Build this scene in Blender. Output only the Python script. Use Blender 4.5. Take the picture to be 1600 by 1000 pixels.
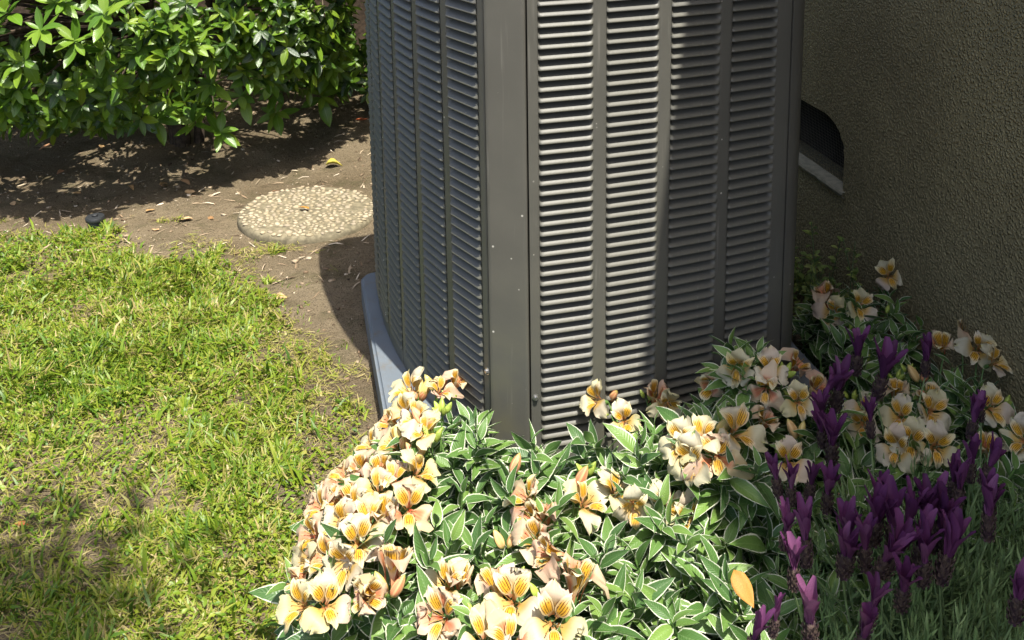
import bpy, bmesh, math, random
import numpy as np
from mathutils import Matrix, Vector
R = math.radians
for o in list(bpy.data.objects): bpy.data.objects.remove(o)
sc = bpy.context.scene
COL = sc.collection
rng = np.random.default_rng(11)
random.seed(5)

# ------------------------------------------------------------------ camera
CH, FPX, CX, CY = 1.25, 1600.0, 800.0, -30.0      # eye height, focal length, principal point (photo pixels)
PITCH, ROLL = R(10.5), R(0.8)
fwd = Vector((0, math.cos(PITCH), -math.sin(PITCH)))
r0 = Vector((1, 0, 0)); u0 = r0.cross(fwd)
right = r0 * math.cos(ROLL) + u0 * -math.sin(ROLL)
up = r0 * math.sin(ROLL) + u0 * math.cos(ROLL)
cam = bpy.data.cameras.new('camera'); camo = bpy.data.objects.new('camera', cam); COL.objects.link(camo)
cam.sensor_width = 36; cam.lens = 36 * FPX / 1600
cam.shift_x = (800 - CX) / 1600; cam.shift_y = -(500 - CY) / 1600
cam.clip_start = 0.02; cam.clip_end = 400
m = Matrix.Identity(4)
for i in range(3): m[i][0], m[i][1], m[i][2] = right[i], up[i], -fwd[i]
m[2][3] = CH
camo.matrix_world = m
sc.camera = camo
EYE = Vector((0, 0, CH))

# ------------------------------------------------------------------ sky, sun, exposure
AW = R(12.6)                                       # the house wall runs along V, the yard's other axis is U
UX, UY = math.cos(AW), math.sin(AW)
def W(u, v, z=0.0): return Vector((u * UX - v * UY, u * UY + v * UX, z))
SH_U, SH_V = -0.118, 0.36                          # how far a shadow falls per metre of height
ts = W(-SH_U, -SH_V, 1.0).normalized()             # towards the sun
world = bpy.data.worlds.new('World'); sc.world = world; world.use_nodes = True
wn = world.node_tree; bg = wn.nodes['Background']
sky = wn.nodes.new('ShaderNodeTexSky'); sky.sky_type = 'NISHITA'; sky.sun_disc = False; sky.air_density = .7; sky.dust_density = 3.0; sky.ozone_density = .4
sky.sun_elevation = math.asin(ts.z); sky.sun_rotation = math.atan2(ts.x, ts.y)
wn.links.new(sky.outputs[0], bg.inputs[0]); bg.inputs[1].default_value = 0.15
sun = bpy.data.lights.new('sun', 'SUN'); sun.energy = 4.6; sun.angle = R(0.5); sun.color = (1, .955, .87)
suno = bpy.data.objects.new('sun', sun); COL.objects.link(suno)
suno.rotation_euler = ts.to_track_quat('Z', 'Y').to_euler(); suno.location = ts * 20
sc.view_settings.view_transform = 'Standard'; sc.view_settings.look = 'None'
sc.view_settings.gamma = 1; sc.view_settings.use_curve_mapping = False
sc.view_settings.exposure = 1.2
sc.cycles.max_bounces = 5; sc.cycles.diffuse_bounces = 2; sc.cycles.glossy_bounces = 2; sc.cycles.transmission_bounces = 2; sc.cycles.caustics_reflective = False; sc.cycles.caustics_refractive = False

# ------------------------------------------------------------------ measuring helpers
def ray(px, py):
    return (right * ((px - CX) / FPX) - up * ((py - CY) / FPX) + fwd)
def gp(px, py, z=0.0):
    d = ray(px, py); return EYE + d * ((z - CH) / d.z)
def proj(P):
    q = Vector(P) - EYE; w = q.dot(fwd)
    return CX + FPX * q.dot(right) / w, CY - FPX * q.dot(up) / w, w

def hash2(ix, iy, s):
    n = (ix.astype(np.int64) * 374761393 + iy.astype(np.int64) * 668265263 + s * 1442695041) & 0x7fffffff
    n = (n ^ (n >> 13)) * 1274126177 & 0x7fffffff
    return ((n ^ (n >> 16)) & 0xffff) / 65535.0
def noise2(x, y, f, s=0):
    x = np.asarray(x, float) * f + 100; y = np.asarray(y, float) * f + 100
    ix, iy = np.floor(x), np.floor(y); fx, fy = x - ix, y - iy
    fx = fx * fx * (3 - 2 * fx); fy = fy * fy * (3 - 2 * fy)
    a, b = hash2(ix, iy, s), hash2(ix + 1, iy, s); c, d = hash2(ix, iy + 1, s), hash2(ix + 1, iy + 1, s)
    return (a * (1 - fx) + b * fx) * (1 - fy) + (c * (1 - fx) + d * fx) * fy
def ground_z(x, y):
    return .022 * (noise2(x, y, 3.1, 1) - .5) + .011 * (noise2(x, y, 11, 2) - .5) + .006 * (noise2(x, y, 37, 3) - .5)
def inside(px, py, poly):
    px, py = np.asarray(px), np.asarray(py); r = np.zeros(px.shape, bool); j = len(poly) - 1
    for i in range(len(poly)):
        (xi, yi), (xj, yj) = poly[i], poly[j]
        r ^= ((yi > py) != (yj > py)) & (px < (xj - xi) * (py - yi) / (yj - yi + 1e-12) + xi); j = i
    return r

# ------------------------------------------------------------------ objects helpers
def tag(o, label=None, cat=None, group=None, kind=None):
    for k, v in (('label', label), ('category', cat), ('group', group), ('kind', kind)):
        if v: o[k] = v
    return o
def link(name, me, parent=None, mat=None, mtx=None):
    o = bpy.data.objects.new(name, me); COL.objects.link(o)
    if mat and me and not me.materials: me.materials.append(mat)
    if parent: o.parent = parent
    if mtx is not None: o.matrix_basis = mtx
    return o
def empty(name, loc, label, cat, group=None, rz=0):
    o = bpy.data.objects.new(name, None); COL.objects.link(o); o.location = loc; o.rotation_euler.z = rz
    o.empty_display_size = .05
    return tag(o, label, cat, group)
def meshq(name, V, F, uv=None, tint=None, smooth=True):
    """big all-quad (or all-tri) mesh from arrays"""
    me = bpy.data.meshes.new(name); V = np.asarray(V, np.float32); F = np.asarray(F, np.int32)
    n, k = F.shape
    me.vertices.add(len(V)); me.vertices.foreach_set('co', V.ravel())
    me.loops.add(n * k); me.loops.foreach_set('vertex_index', F.ravel())
    me.polygons.add(n); me.polygons.foreach_set('loop_start', np.arange(0, n * k, k, dtype=np.int32))
    me.polygons.foreach_set('loop_total', np.full(n, k, np.int32))
    if uv is not None:
        l = me.uv_layers.new(name='UVMap'); l.data.foreach_set('uv', np.asarray(uv, np.float32)[F.ravel()].ravel())
    if tint is not None:
        a = me.attributes.new('tint', 'FLOAT', 'POINT'); a.data.foreach_set('value', np.asarray(tint, np.float32))
    me.polygons.foreach_set('use_smooth', np.full(n, smooth))
    me.update(calc_edges=True); me.validate(); return me
class MB:
    """collects boxes, tubes and sheets into one mesh"""
    def __init__(s): s.v, s.f = [], []
    def add(s, v, f):
        n = len(s.v); s.v += [tuple(p) for p in v]; s.f += [tuple(n + i for i in q) for q in f]; return s
    def box(s, x0, x1, y0, y1, z0, z1):
        return s.add([(x, y, z) for z in (z0, z1) for y in (y0, y1) for x in (x0, x1)],
                     [(0, 2, 3, 1), (4, 5, 7, 6), (0, 1, 5, 4), (2, 6, 7, 3), (0, 4, 6, 2), (1, 3, 7, 5)])
    def tube(s, pts, rad, n=6, cap=True):
        pts = [Vector(p) for p in pts]; rad = rad if hasattr(rad, '__len__') else [rad] * len(pts); V = []
        for i, p in enumerate(pts):
            d = (pts[min(i + 1, len(pts) - 1)] - pts[max(i - 1, 0)]).normalized()
            a = d.cross(Vector((.31, .95, .1)) if abs(d.z) > .6 else Vector((0, 0, 1))).normalized(); b = d.cross(a)
            V += [p + (a * math.cos(t) + b * math.sin(t)) * rad[i] for t in [2 * math.pi * k / n for k in range(n)]]
        F = [(i * n + k, i * n + (k + 1) % n, (i + 1) * n + (k + 1) % n, (i + 1) * n + k) for i in range(len(pts) - 1) for k in range(n)]
        if cap: F += [tuple(range(n - 1, -1, -1)), tuple(range((len(pts) - 1) * n, len(pts) * n))]
        return s.add(V, F)
    def lathe(s, prof, n=16, c=(0, 0, 0)):
        V = [(c[0] + r * math.cos(2 * math.pi * k / n), c[1] + r * math.sin(2 * math.pi * k / n), c[2] + z) for r, z in prof for k in range(n)]
        F = [(i * n + k, i * n + (k + 1) % n, (i + 1) * n + (k + 1) % n, (i + 1) * n + k) for i in range(len(prof) - 1) for k in range(n)]
        F += [tuple(range(n - 1, -1, -1)), tuple(range((len(prof) - 1) * n, len(prof) * n))]
        return s.add(V, F)
    def prism(s, poly, z0, z1):
        n = len(poly)
        return s.add([(x, y, z0) for x, y in poly] + [(x, y, z1) for x, y in poly],
                     [tuple(range(n - 1, -1, -1)), tuple(range(n, 2 * n))] + [(i, (i + 1) % n, n + (i + 1) % n, n + i) for i in range(n)])
    def mesh(s, name, smooth=False, bevel=0, seg=2):
        me = bpy.data.meshes.new(name); me.from_pydata(s.v, [], s.f)
        if bevel:
            bm = bmesh.new(); bm.from_mesh(me)
            bmesh.ops.bevel(bm, geom=[e for e in bm.edges if e.calc_face_angle(0) > .5], offset=bevel, segments=seg, affect='EDGES', clamp_overlap=True)
            bm.to_mesh(me); bm.free()
        if smooth:
            me.polygons.foreach_set('use_smooth', [True] * len(me.polygons)); me.update(calc_edges=True); me.set_sharp_from_angle(angle=R(42))
        me.update(); return me

# ------------------------------------------------------------------ materials
class NT:
    def __init__(s, name):
        s.m = bpy.data.materials.new(name); s.m.use_nodes = True; s.t = s.m.node_tree; s.t.nodes.clear()
    def n(s, typ, ins=None, **kw):
        nd = s.t.nodes.new('ShaderNode' + typ)
        for k, v in kw.items(): setattr(nd, k, v)
        for k, v in (ins or {}).items():
            if hasattr(v, 'is_output'): s.t.links.new(v, nd.inputs[k])
            else: nd.inputs[k].default_value = v
        return nd
    def math(s, op, a, b=0.0, c=0.0, clamp=False):
        return s.n('Math', {0: a, 1: b, 2: c}, operation=op, use_clamp=clamp).outputs[0]
    def mix(s, f, a, b):
        nd = s.n('Mix', data_type='RGBA')
        for i, v in ((0, f), (6, a), (7, b)):
            if hasattr(v, 'is_output'): s.t.links.new(v, nd.inputs[i])
            else: nd.inputs[i].default_value = v if i == 0 else (*v[:3], 1)
        return nd.outputs[2]
    def ramp(s, f, stops):
        nd = s.n('ValToRGB', {0: f}); e = nd.color_ramp.elements
        while len(e) < len(stops): e.new(.5)
        for q, (p, c) in zip(e, stops): q.position = p; q.color = (*c, 1) if len(c) == 3 else c
        return nd.outputs[0]
    def step(s, x, a, b):
        return s.n('MapRange', {0: x, 1: a, 2: b, 3: 0.0, 4: 1.0}, interpolation_type='SMOOTHSTEP').outputs[0]
    def noise(s, vec, scale, detail=3, rough=.55):
        return s.n('TexNoise', {'Vector': vec, 'Scale': scale, 'Detail': detail, 'Roughness': rough}).outputs[0]
    def bsdf(s, col, rough=.5, spec=.5, bump=None, dist=.002, stren=1.0, trans=0.0, tcol=None, **kw):
        p = s.n('BsdfPrincipled', {'Base Color': col if hasattr(col, 'is_output') else (*col, 1), 'Roughness': rough, 'Specular IOR Level': spec, **kw})
        if bump is not None:
            b = s.n('Bump', {'Height': bump, 'Distance': dist, 'Strength': stren}); s.t.links.new(b.outputs[0], p.inputs['Normal'])
        out = p.outputs[0]
        if trans:
            t = s.n('BsdfTranslucent', {0: tcol if tcol is not None else (col if hasattr(col, 'is_output') else (*col, 1))})
            mx = s.n('MixShader', {0: trans, 1: out, 2: t.outputs[0]}); out = mx.outputs[0]
        o = s.n('OutputMaterial', {0: out}); return s.m
    def obj(s): return s.n('TexCoord').outputs['Object']
    def uv(s):
        q = s.n('SeparateXYZ', {0: s.n('TexCoord').outputs['UV']}); return q.outputs[0], q.outputs[1]
    def tint(s):
        a = s.n('Attribute', attribute_name='tint').outputs['Fac']; r = s.n('ObjectInfo').outputs['Random']
        return s.math('FRACT', s.math('ADD', a, r))
MAT = {}
def simple(name, col, rough=.5, spec=.5, var=.15, scale=30, **kw):
    t = NT(name); f = t.noise(t.obj(), scale)
    c = t.mix(t.step(f, .3, .7), [x * (1 - var) for x in col], [x * (1 + var) for x in col])
    MAT[name] = t.bsdf(c, rough, spec, **kw)
# grey baked paint of the unit
t = NT('cabinet_paint'); P = t.obj()
d1 = t.noise(P, 9, 5); d2 = t.noise(P, 260, 2); zz = t.n('SeparateXYZ', {0: P}).outputs[2]
low = t.math('MULTIPLY', t.step(zz, .42, .0), t.step(d1, .4, .7))
c = t.mix(t.math('MULTIPLY', t.step(d1, .35, .75), .5), (.088, .086, .073), (.112, .108, .090))
c = t.mix(t.math('MULTIPLY', low, .5), c, (.13, .125, .065))
st = t.noise(t.n('Mapping', {'Vector': P, 'Scale': (1, 1, .05)}).outputs[0], 120, 2)
c = t.mix(t.math('MULTIPLY', t.step(st, .62, .78), .3), c, (.24, .23, .2))
sp = t.n('TexVoronoi', {'Vector': P, 'Scale': 42.0}).outputs['Distance']
c = t.mix(t.math('MULTIPLY', t.step(sp, .1, .05), t.step(t.noise(P, 17, 1), .52, .6)), c, (.5, .48, .42))
MAT['cabinet_paint'] = t.bsdf(c, t.math('ADD', .36, t.math('MULTIPLY', d1, .2)), .36, bump=d2, dist=.0004, stren=.25)
simple('coil_dark', (.012, .012, .013), .7, .2)
simple('gap_black', (.006, .006, .006), .8, .1)
simple('screw_steel', (.45, .44, .42), .35, .5, Metallic=.9)
t = NT('pad_plastic'); P = t.obj(); a = t.noise(P, 6, 5); b = t.noise(P, 180, 3)
c = t.mix(t.step(a, .3, .75), (.098, .118, .136), (.122, .142, .16))
zz = t.n('SeparateXYZ', {0: P}).outputs[2]
c = t.mix(t.math('MULTIPLY', t.step(t.noise(P, 22, 6, .7), .5, .72), .65), c, (.12, .1, .07))
MAT['pad_plastic'] = t.bsdf(c, .55, .4, bump=b, dist=.0006, stren=.4)
# stucco
t = NT('stucco'); P = t.obj(); PW = t.n('VectorMath', {0: P, 1: t.n('TexNoise', {'Vector': P, 'Scale': 60.0, 'Detail': 2.0}).outputs['Color']}, operation='MULTIPLY_ADD')
PW.inputs[1].default_value = (1, 1, 1); nzc = t.n('TexNoise', {'Vector': P, 'Scale': 55.0, 'Detail': 2.0}).outputs['Color']
PW = t.n('VectorMath', {0: nzc, 1: (.012, .012, .012), 2: P}, operation='MULTIPLY_ADD').outputs[0]
v1 = t.n('TexVoronoi', {'Vector': PW, 'Scale': 165.0, 'Randomness': 1.0}).outputs['Distance']
n1 = t.noise(P, 30, 4, .6); n2 = t.noise(P, 4, 5); n3 = t.noise(P, 520, 2)
grain = t.step(v1, .62, .12)
hgt = t.math('ADD', t.math('MULTIPLY', grain, t.math('ADD', .35, n1)), t.math('MULTIPLY', n3, .25))
c = t.mix(t.step(n2, .3, .75), (.35, .295, .145), (.46, .39, .195))
c = t.mix(t.math('MULTIPLY', t.step(v1, .38, .72), .6), c, (.09, .078, .038))  # pits between the grains darkened in the colour, painted recess shade
c = t.mix(t.math('MULTIPLY', t.step(n3, .64, .78), .6), c, (.5, .47, .34))
c = t.mix(t.math('MULTIPLY', t.step(t.noise(P, 1.7, 6, .7), .52, .7), .35), c, (.15, .13, .07)); MAT['stucco'] = t.bsdf(c, .8, .35, bump=hgt, dist=.014, stren=1.0)
simple('ledge_plaster', (.25, .235, .165), .85, .2, .2, 60)
simple('eave_paint', (.3, .27, .2), .7, .3)
simple('wire_grey', (.1, .095, .08), .6, .3)
simple('wire_rust', (.11, .1, .075), .8, .15)
# soil
t = NT('soil'); P = t.obj()
a = t.noise(P, 2.3, 6, .62); b = t.noise(P, 40, 6, .7); g = t.noise(P, 300, 3, .6); k = t.noise(P, 9, 5, .65)
c = t.mix(t.step(a, .3, .7), (.152, .116, .068), (.255, .203, .128))
c = t.mix(t.math('MULTIPLY', t.step(k, .5, .68), .6), c, (.095, .085, .04))
c = t.mix(t.math('MULTIPLY', t.step(b, .52, .7), .6), c, (.23, .18, .12))
c = t.mix(t.math('MULTIPLY', t.step(g, .62, .72), .7), c, (.36, .3, .21))
c = t.mix(t.math('MULTIPLY', t.step(g, .46, .36), .8), c, (.045, .031, .02))
h = t.math('ADD', b, t.math('MULTIPLY', g, .5))
MAT['soil'] = t.bsdf(c, .95, .15, bump=h, dist=.022, stren=1.0)
simple('slab_concrete', (.145, .125, .08), .9, .2, .3, 70)
t = NT('pebble'); r = t.n('ObjectInfo').outputs['Random']
c = t.ramp(r, [(0, (.22, .18, .11)), (.4, (.31, .26, .17)), (.7, (.24, .2, .14)), (1, (.37, .31, .21))])
MAT['pebble'] = t.bsdf(c, .75, .3)
simple('rubber_black', (.02, .022, .024), .5, .5, .3, 300)
# leaves and petals
def leafmat(name, stops, rough, trans, margin=None, vein=.25, gloss=.5, wet=0):
    t = NT(name); u, v = t.uv(); tn = t.tint(); c = t.ramp(tn, stops)
    e = t.math('ABSOLUTE', t.math('SUBTRACT', t.math('MULTIPLY', u, 2.0), 1.0))
    c = t.mix(t.math('MULTIPLY', t.step(e, .09, .0), vein), c, t.mix(.5, c, (.35, .45, .2)))
    P = t.obj(); nz = t.noise(P, 90, 3)
    sv = t.n('TexWave', {'Vector': t.n('CombineXYZ', {0: t.math('SUBTRACT', v, t.math('MULTIPLY', e, .16)), 1: 0.0, 2: 0.0}).outputs[0], 'Scale': 4.2, 'Distortion': .0}).outputs[1]
    c = t.mix(t.math('MULTIPLY', t.step(nz, .35, .8), .3), c, t.mix(.5, c, (.12, .2, .03)))
    if margin:
        ee = t.math('ADD', e, t.math('MULTIPLY', t.math('SUBTRACT', nz, .5), .28))
        ln = t.noise(t.n('CombineXYZ', {0: t.math('MULTIPLY', u, 16.0), 1: t.math('MULTIPLY', v, 1.2), 2: tn}).outputs[0], 1.0, 2)
        c = t.mix(t.math('MULTIPLY', t.step(ln, .58, .68), .28), c, (.22, .36, .17))
        c = t.mix(t.step(ee, .81, .91), c, margin)
    MAT[name] = t.bsdf(c, rough, gloss, bump=t.math('ADD', t.math('MULTIPLY', sv, .5), t.math('MULTIPLY', e, .3)), dist=.0012, stren=.5, trans=trans)
leafmat('shrub_leaf', [(0, (.014, .042, .006)), (.4, (.042, .098, .009)), (.75, (.105, .19, .013)), (1, (.2, .28, .02))], .3, .32, vein=.5, gloss=.55)
leafmat('shrub_leaf_young', [(0, (.07, .16, .015)), (.5, (.12, .235, .018)), (1, (.2, .31, .032))], .3, .38, vein=.5, gloss=.55)
leafmat('variegated_leaf', [(0, (.048, .11, .03)), (.4, (.078, .165, .038)), (.75, (.125, .225, .048)), (1, (.18, .29, .06))], .42, .28, margin=(.64, .66, .5), vein=.35, gloss=.45)
leafmat('weed_leaf', [(0, (.12, .19, .035)), (.6, (.22, .3, .06)), (1, (.34, .38, .09))], .5, .35)
leafmat('tree_leaf', [(0, (.03, .08, .015)), (1, (.08, .16, .03))], .4, .3)
t = NT('grass_blade'); u, v = t.uv(); tn = t.n('Attribute', attribute_name='tint').outputs['Fac']
c = t.ramp(tn, [(0, (.045, .105, .010)), (.3, (.09, .17, .012)), (.55, (.165, .235, .016)), (.72, (.24, .275, .03)), (.86, (.29, .25, .075)), (1, (.38, .31, .14))])
MAT['grass_blade'] = t.bsdf(c, .45, .35, trans=.3)
t = NT('lavender_leaf'); tn = t.n('Attribute', attribute_name='tint').outputs['Fac']
c = t.ramp(tn, [(0, (.08, .14, .045)), (.6, (.16, .25, .09)), (1, (.27, .36, .15))])
MAT['lavender_leaf'] = t.bsdf(c, .6, .25, trans=.2)
simple('green_stem', (.1, .19, .045), .5, .4, .3, 60)
simple('lavender_stem', (.13, .19, .075), .6, .3, .25, 60)
simple('bark', (.055, .04, .028), .9, .2, .45, 60, bump=None)
# outer petal: cream, peach rib near the base
t = NT('cream_petal'); u, v = t.uv(); tn = t.tint()
e = t.math('ABSOLUTE', t.math('SUBTRACT', t.math('MULTIPLY', u, 2.0), 1.0))
base = t.ramp(tn, [(0, (.53, .49, .26)), (.35, (.56, .52, .34)), (.7, (.57, .53, .39)), (1, (.57, .46, .35))])
rib = t.math('MULTIPLY', t.step(e, .75, .1), t.step(v, .78, .25))
c = t.mix(t.math('MULTIPLY', rib, .55), base, (.64, .40, .13))
c = t.mix(t.math('MULTIPLY', t.step(v, .62, .34), .75), c, (.62, .38, .05))
c = t.mix(t.math('MULTIPLY', t.step(v, .3, .08), .8), c, (.55, .19, .07))
ln = t.noise(t.n('CombineXYZ', {0: t.math('MULTIPLY', u, 22.0), 1: t.math('MULTIPLY', v, 1.0), 2: tn}).outputs[0], 1.0, 2)
c = t.mix(t.math('MULTIPLY', t.step(ln, .5, .68), .3), c, (.46, .38, .2))
c = t.mix(t.math('MULTIPLY', t.step(v, .9, 1.0), t.step(e, .6, .1)), c, (.62, .60, .28))
MAT['cream_petal'] = t.bsdf(c, .5, .3, bump=ln, dist=.0008, stren=.4, trans=.35)
# inner petal: yellow blotch with dark brown streaks
t = NT('streaked_petal'); u, v = t.uv(); tn = t.tint()
e = t.math('ABSOLUTE', t.math('SUBTRACT', t.math('MULTIPLY', u, 2.0), 1.0))
base = t.ramp(tn, [(0, (.60, .55, .3)), (.5, (.63, .59, .39)), (1, (.62, .55, .4))])
bl = t.math('MULTIPLY', t.step(v, .97, .6), t.step(v, .12, .35))
bl = t.math('MULTIPLY', bl, t.math('ADD', .25, t.math('MULTIPLY', t.step(e, 1.0, .45), .75)))
c = t.mix(t.math('MULTIPLY', bl, .97), base, (.66, .36, .02))
c = t.mix(t.math('MULTIPLY', t.step(v, .3, .08), .8), c, (.55, .2, .07))
wob = t.noise(t.n('CombineXYZ', {0: t.math('MULTIPLY', u, 4.0), 1: t.math('MULTIPLY', v, 3.0), 2: t.math('MULTIPLY', tn, 20.0)}).outputs[0], 1.0, 2)
fan = t.math('ADD', t.math('MULTIPLY', u, 6.0), t.math('MULTIPLY', wob, .9))
lin = t.math('ABSOLUTE', t.math('SUBTRACT', t.math('FRACT', fan), .5))
brk = t.noise(t.n('CombineXYZ', {0: t.math('FLOOR', fan), 1: t.math('MULTIPLY', v, 5.0), 2: t.math('MULTIPLY', tn, 31.0)}).outputs[0], 1.0, 1)
sk = t.math('MULTIPLY', t.math('MULTIPLY', t.step(lin, .19, .1), t.step(brk, .34, .44)), t.math('MULTIPLY', t.step(t.math('ADD', v, t.math('MULTIPLY', e, .18)), .95, .82), t.step(v, .2, .32)))
c = t.mix(t.math('MULTIPLY', sk, .94), c, (.10, .026, .010))
MAT['streaked_petal'] = t.bsdf(c, .5, .3, trans=.3)
t = NT('coral_petal'); u, v = t.uv(); tn = t.tint()
e = t.math('ABSOLUTE', t.math('SUBTRACT', t.math('MULTIPLY', u, 2.0), 1.0))
base = t.ramp(tn, [(0, (.54, .45, .24)), (.5, (.55, .44, .3)), (1, (.55, .38, .27))])
rib = t.math('MULTIPLY', t.step(e, .7, .3), t.step(v, .92, .5))
ln = t.noise(t.n('CombineXYZ', {0: t.math('MULTIPLY', u, 16.0), 1: v, 2: tn}).outputs[0], 1.0, 2)
c = t.mix(t.math('MULTIPLY', rib, .85), base, t.mix(t.step(ln, .4, .65), (.56, .15, .065), (.58, .28, .11)))
c = t.mix(t.step(v, .4, .1), c, (.52, .11, .05))
MAT['coral_petal'] = t.bsdf(c, .5, .3, bump=ln, dist=.0008, stren=.4, trans=.3)
t = NT('coral_bud'); u, v = t.uv(); tn = t.tint()
c = t.ramp(tn, [(0, (.5, .42, .12)), (.4, (.58, .38, .15)), (.7, (.58, .24, .12)), (1, (.55, .2, .1))])
w = t.n('TexWave', {'Vector': t.n('CombineXYZ', {0: u, 1: 0.0, 2: 0.0}).outputs[0], 'Scale': 1.9}).outputs[1]
c = t.mix(t.math('MULTIPLY', t.step(w, .4, .9), .5), c, (.72, .55, .26))
c = t.mix(t.math('MULTIPLY', t.step(v, .82, .98), .75), c, (.3, .32, .06))
c = t.mix(t.math('MULTIPLY', t.step(v, .2, .05), .8), c, (.2, .3, .05))
MAT['coral_bud'] = t.bsdf(c, .45, .4, trans=.15)
simple('green_bud', (.28, .36, .06), .45, .4, .25, 80)
simple('anther', (.3, .2, .06), .7, .2)
t = NT('purple_bract'); u, v = t.uv(); tn = t.tint()
c = t.ramp(tn, [(0, (.085, .022, .075)), (.6, (.14, .036, .12)), (.94, (.19, .06, .155)), (1, (.25, .1, .2))])
ln = t.noise(t.n('CombineXYZ', {0: t.math('MULTIPLY', u, 12.0), 1: v, 2: tn}).outputs[0], 1.0, 2)
c = t.mix(t.math('MULTIPLY', t.step(ln, .5, .7), .4), c, (.04, .007, .043))
MAT['purple_bract'] = t.bsdf(c, .55, .3, trans=.35)
simple('sunlit_bract', (.22, .08, .17), .55, .3, .2, 60, trans=.35)  # paler copy of the purple bract, sunlight put into its colour
t = NT('spike_scale'); P = t.obj(); n1 = t.noise(P, 170, 3)
c = t.mix(t.step(n1, .35, .65), (.03, .016, .022), (.085, .06, .045)); c = t.mix(t.math('MULTIPLY', t.step(t.noise(P, 60, 2), .55, .7), .8), c, (.07, .018, .07))
MAT['spike_scale'] = t.bsdf(c, .8, .2, bump=n1, dist=.003)
t = NT('dry_leaf'); u, v = t.uv(); tn = t.tint(); P = t.obj()
c = t.ramp(tn, [(0, (.25, .14, .06)), (.3, (.4, .25, .11)), (.6, (.52, .36, .2)), (.85, (.42, .2, .1)), (1, (.55, .45, .2))])
c = t.mix(t.math('MULTIPLY', t.step(t.noise(P, 70, 3), .5, .7), .5), c, (.2, .11, .05))
MAT['dry_leaf'] = t.bsdf(c, .7, .25, trans=.15)
simple('yellow_leaf', (.42, .36, .06), .6, .3, .35, 70, trans=.2)
simple('orange_leaf', (.46, .22, .045), .6, .3, .25, 70, trans=.25)
simple('red_leaf', (.45, .13, .05), .6, .3, .35, 70, trans=.2)
simple('fruit_green', (.2, .3, .05), .4, .4, .2, 60)
t = NT('litter'); tn = t.n('Attribute', attribute_name='tint').outputs['Fac']
c = t.ramp(tn, [(0, (.06, .04, .025)), (.35, (.2, .14, .085)), (.7, (.34, .27, .18)), (1, (.52, .45, .34))])
MAT['litter'] = t.bsdf(c, .9, .2)

# ------------------------------------------------------------------ templates for leaf-like sheets
def sheet(rows, cols, wid, cen, cup=0.0, ripple=0.0, twist=0.0, seed=0, crin=0.0):
    """rows x cols sheet along +Y; wid(t) half width, cen(t)->(y,z), cup = edges raised by a share of the half width"""
    rg = np.random.default_rng(seed); V, T = [], []
    for i in range(rows):
        tt = i / (rows - 1); w = max(wid(tt), 1e-4); y, z = cen(tt)
        for j in range(cols):
            s = 2 * j / (cols - 1) - 1
            zz = z + cup * w * s * s + ripple * w * abs(s) * math.sin(tt * 11 + seed + s * 2.1) ; x = w * s
            if crin: zz += crin * .5 * (float(noise2(s * 1.6 + seed * 3.1, tt * 3.2, 1.0, seed + 5)) - .5) * (.3 + tt); x *= 1 + .16 * (float(noise2(tt * 7, seed, 1.0, 3)) - .5) * abs(s); y = y + (crin * 1.4 * (float(noise2(s * 4.2, seed, 1.0, 8)) - .5) if tt > .85 else 0)
            a = twist * tt
            V.append((x * math.cos(a), y, zz + x * math.sin(a))); T.append((j / (cols - 1), tt))
    F = [(i * cols + j, i * cols + j + 1, (i + 1) * cols + j + 1, (i + 1) * cols + j) for i in range(rows - 1) for j in range(cols - 1)]
    return np.array(V), np.array(F), np.array(T)
def lance(t, k=.8): return math.sin(math.pi * min(t, 1) ** k) ** .9 * (1 - .15 * t)
def tmesh(name, T, mat):
    me = meshq(name, T[0], T[1], T[2], np.zeros(len(T[0]))); me.materials.append(mat); return me
def batch(name, parts, mat, parent=None):
    """parts: list of (template, [Matrix], [tint]) -> ONE mesh object"""
    Vs, Fs, Us, Ts = [], [], [], []; off = 0
    for T, ms, tn in parts:
        if not len(ms): continue
        M = np.array([[list(r) for r in q] for q in ms]); nv = len(T[0])
        v = np.einsum('nij,kj->nki', M[:, :3, :3], T[0]) + M[:, None, :3, 3]
        Vs.append(v.reshape(-1, 3)); N = len(ms)
        Fs.append((T[1][None] + (np.arange(N) * nv)[:, None, None] + off).reshape(-1, 4)); off += N * nv
        Us.append(np.tile(T[2], (N, 1))); Ts.append(np.repeat(np.asarray(tn), nv))
    me = meshq(name, np.concatenate(Vs), np.concatenate(Fs), np.concatenate(Us), np.concatenate(Ts))
    return link(name, me, parent, mat)
def frame(pos, yd, zh, s=1.0, sx=None):
    """matrix whose +Y runs along yd and whose +Z leans to zh"""
    y = Vector(yd).normalized(); z = Vector(zh) - y * y.dot(Vector(zh))
    if z.length < 1e-4: z = y.orthogonal()
    z.normalize(); x = y.cross(z); sx = s if sx is None else sx
    return Matrix(((x.x * sx, y.x * s, z.x * s, pos[0]), (x.y * sx, y.y * s, z.y * s, pos[1]), (x.z * sx, y.z * s, z.z * s, pos[2]), (0, 0, 0, 1)))
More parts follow.
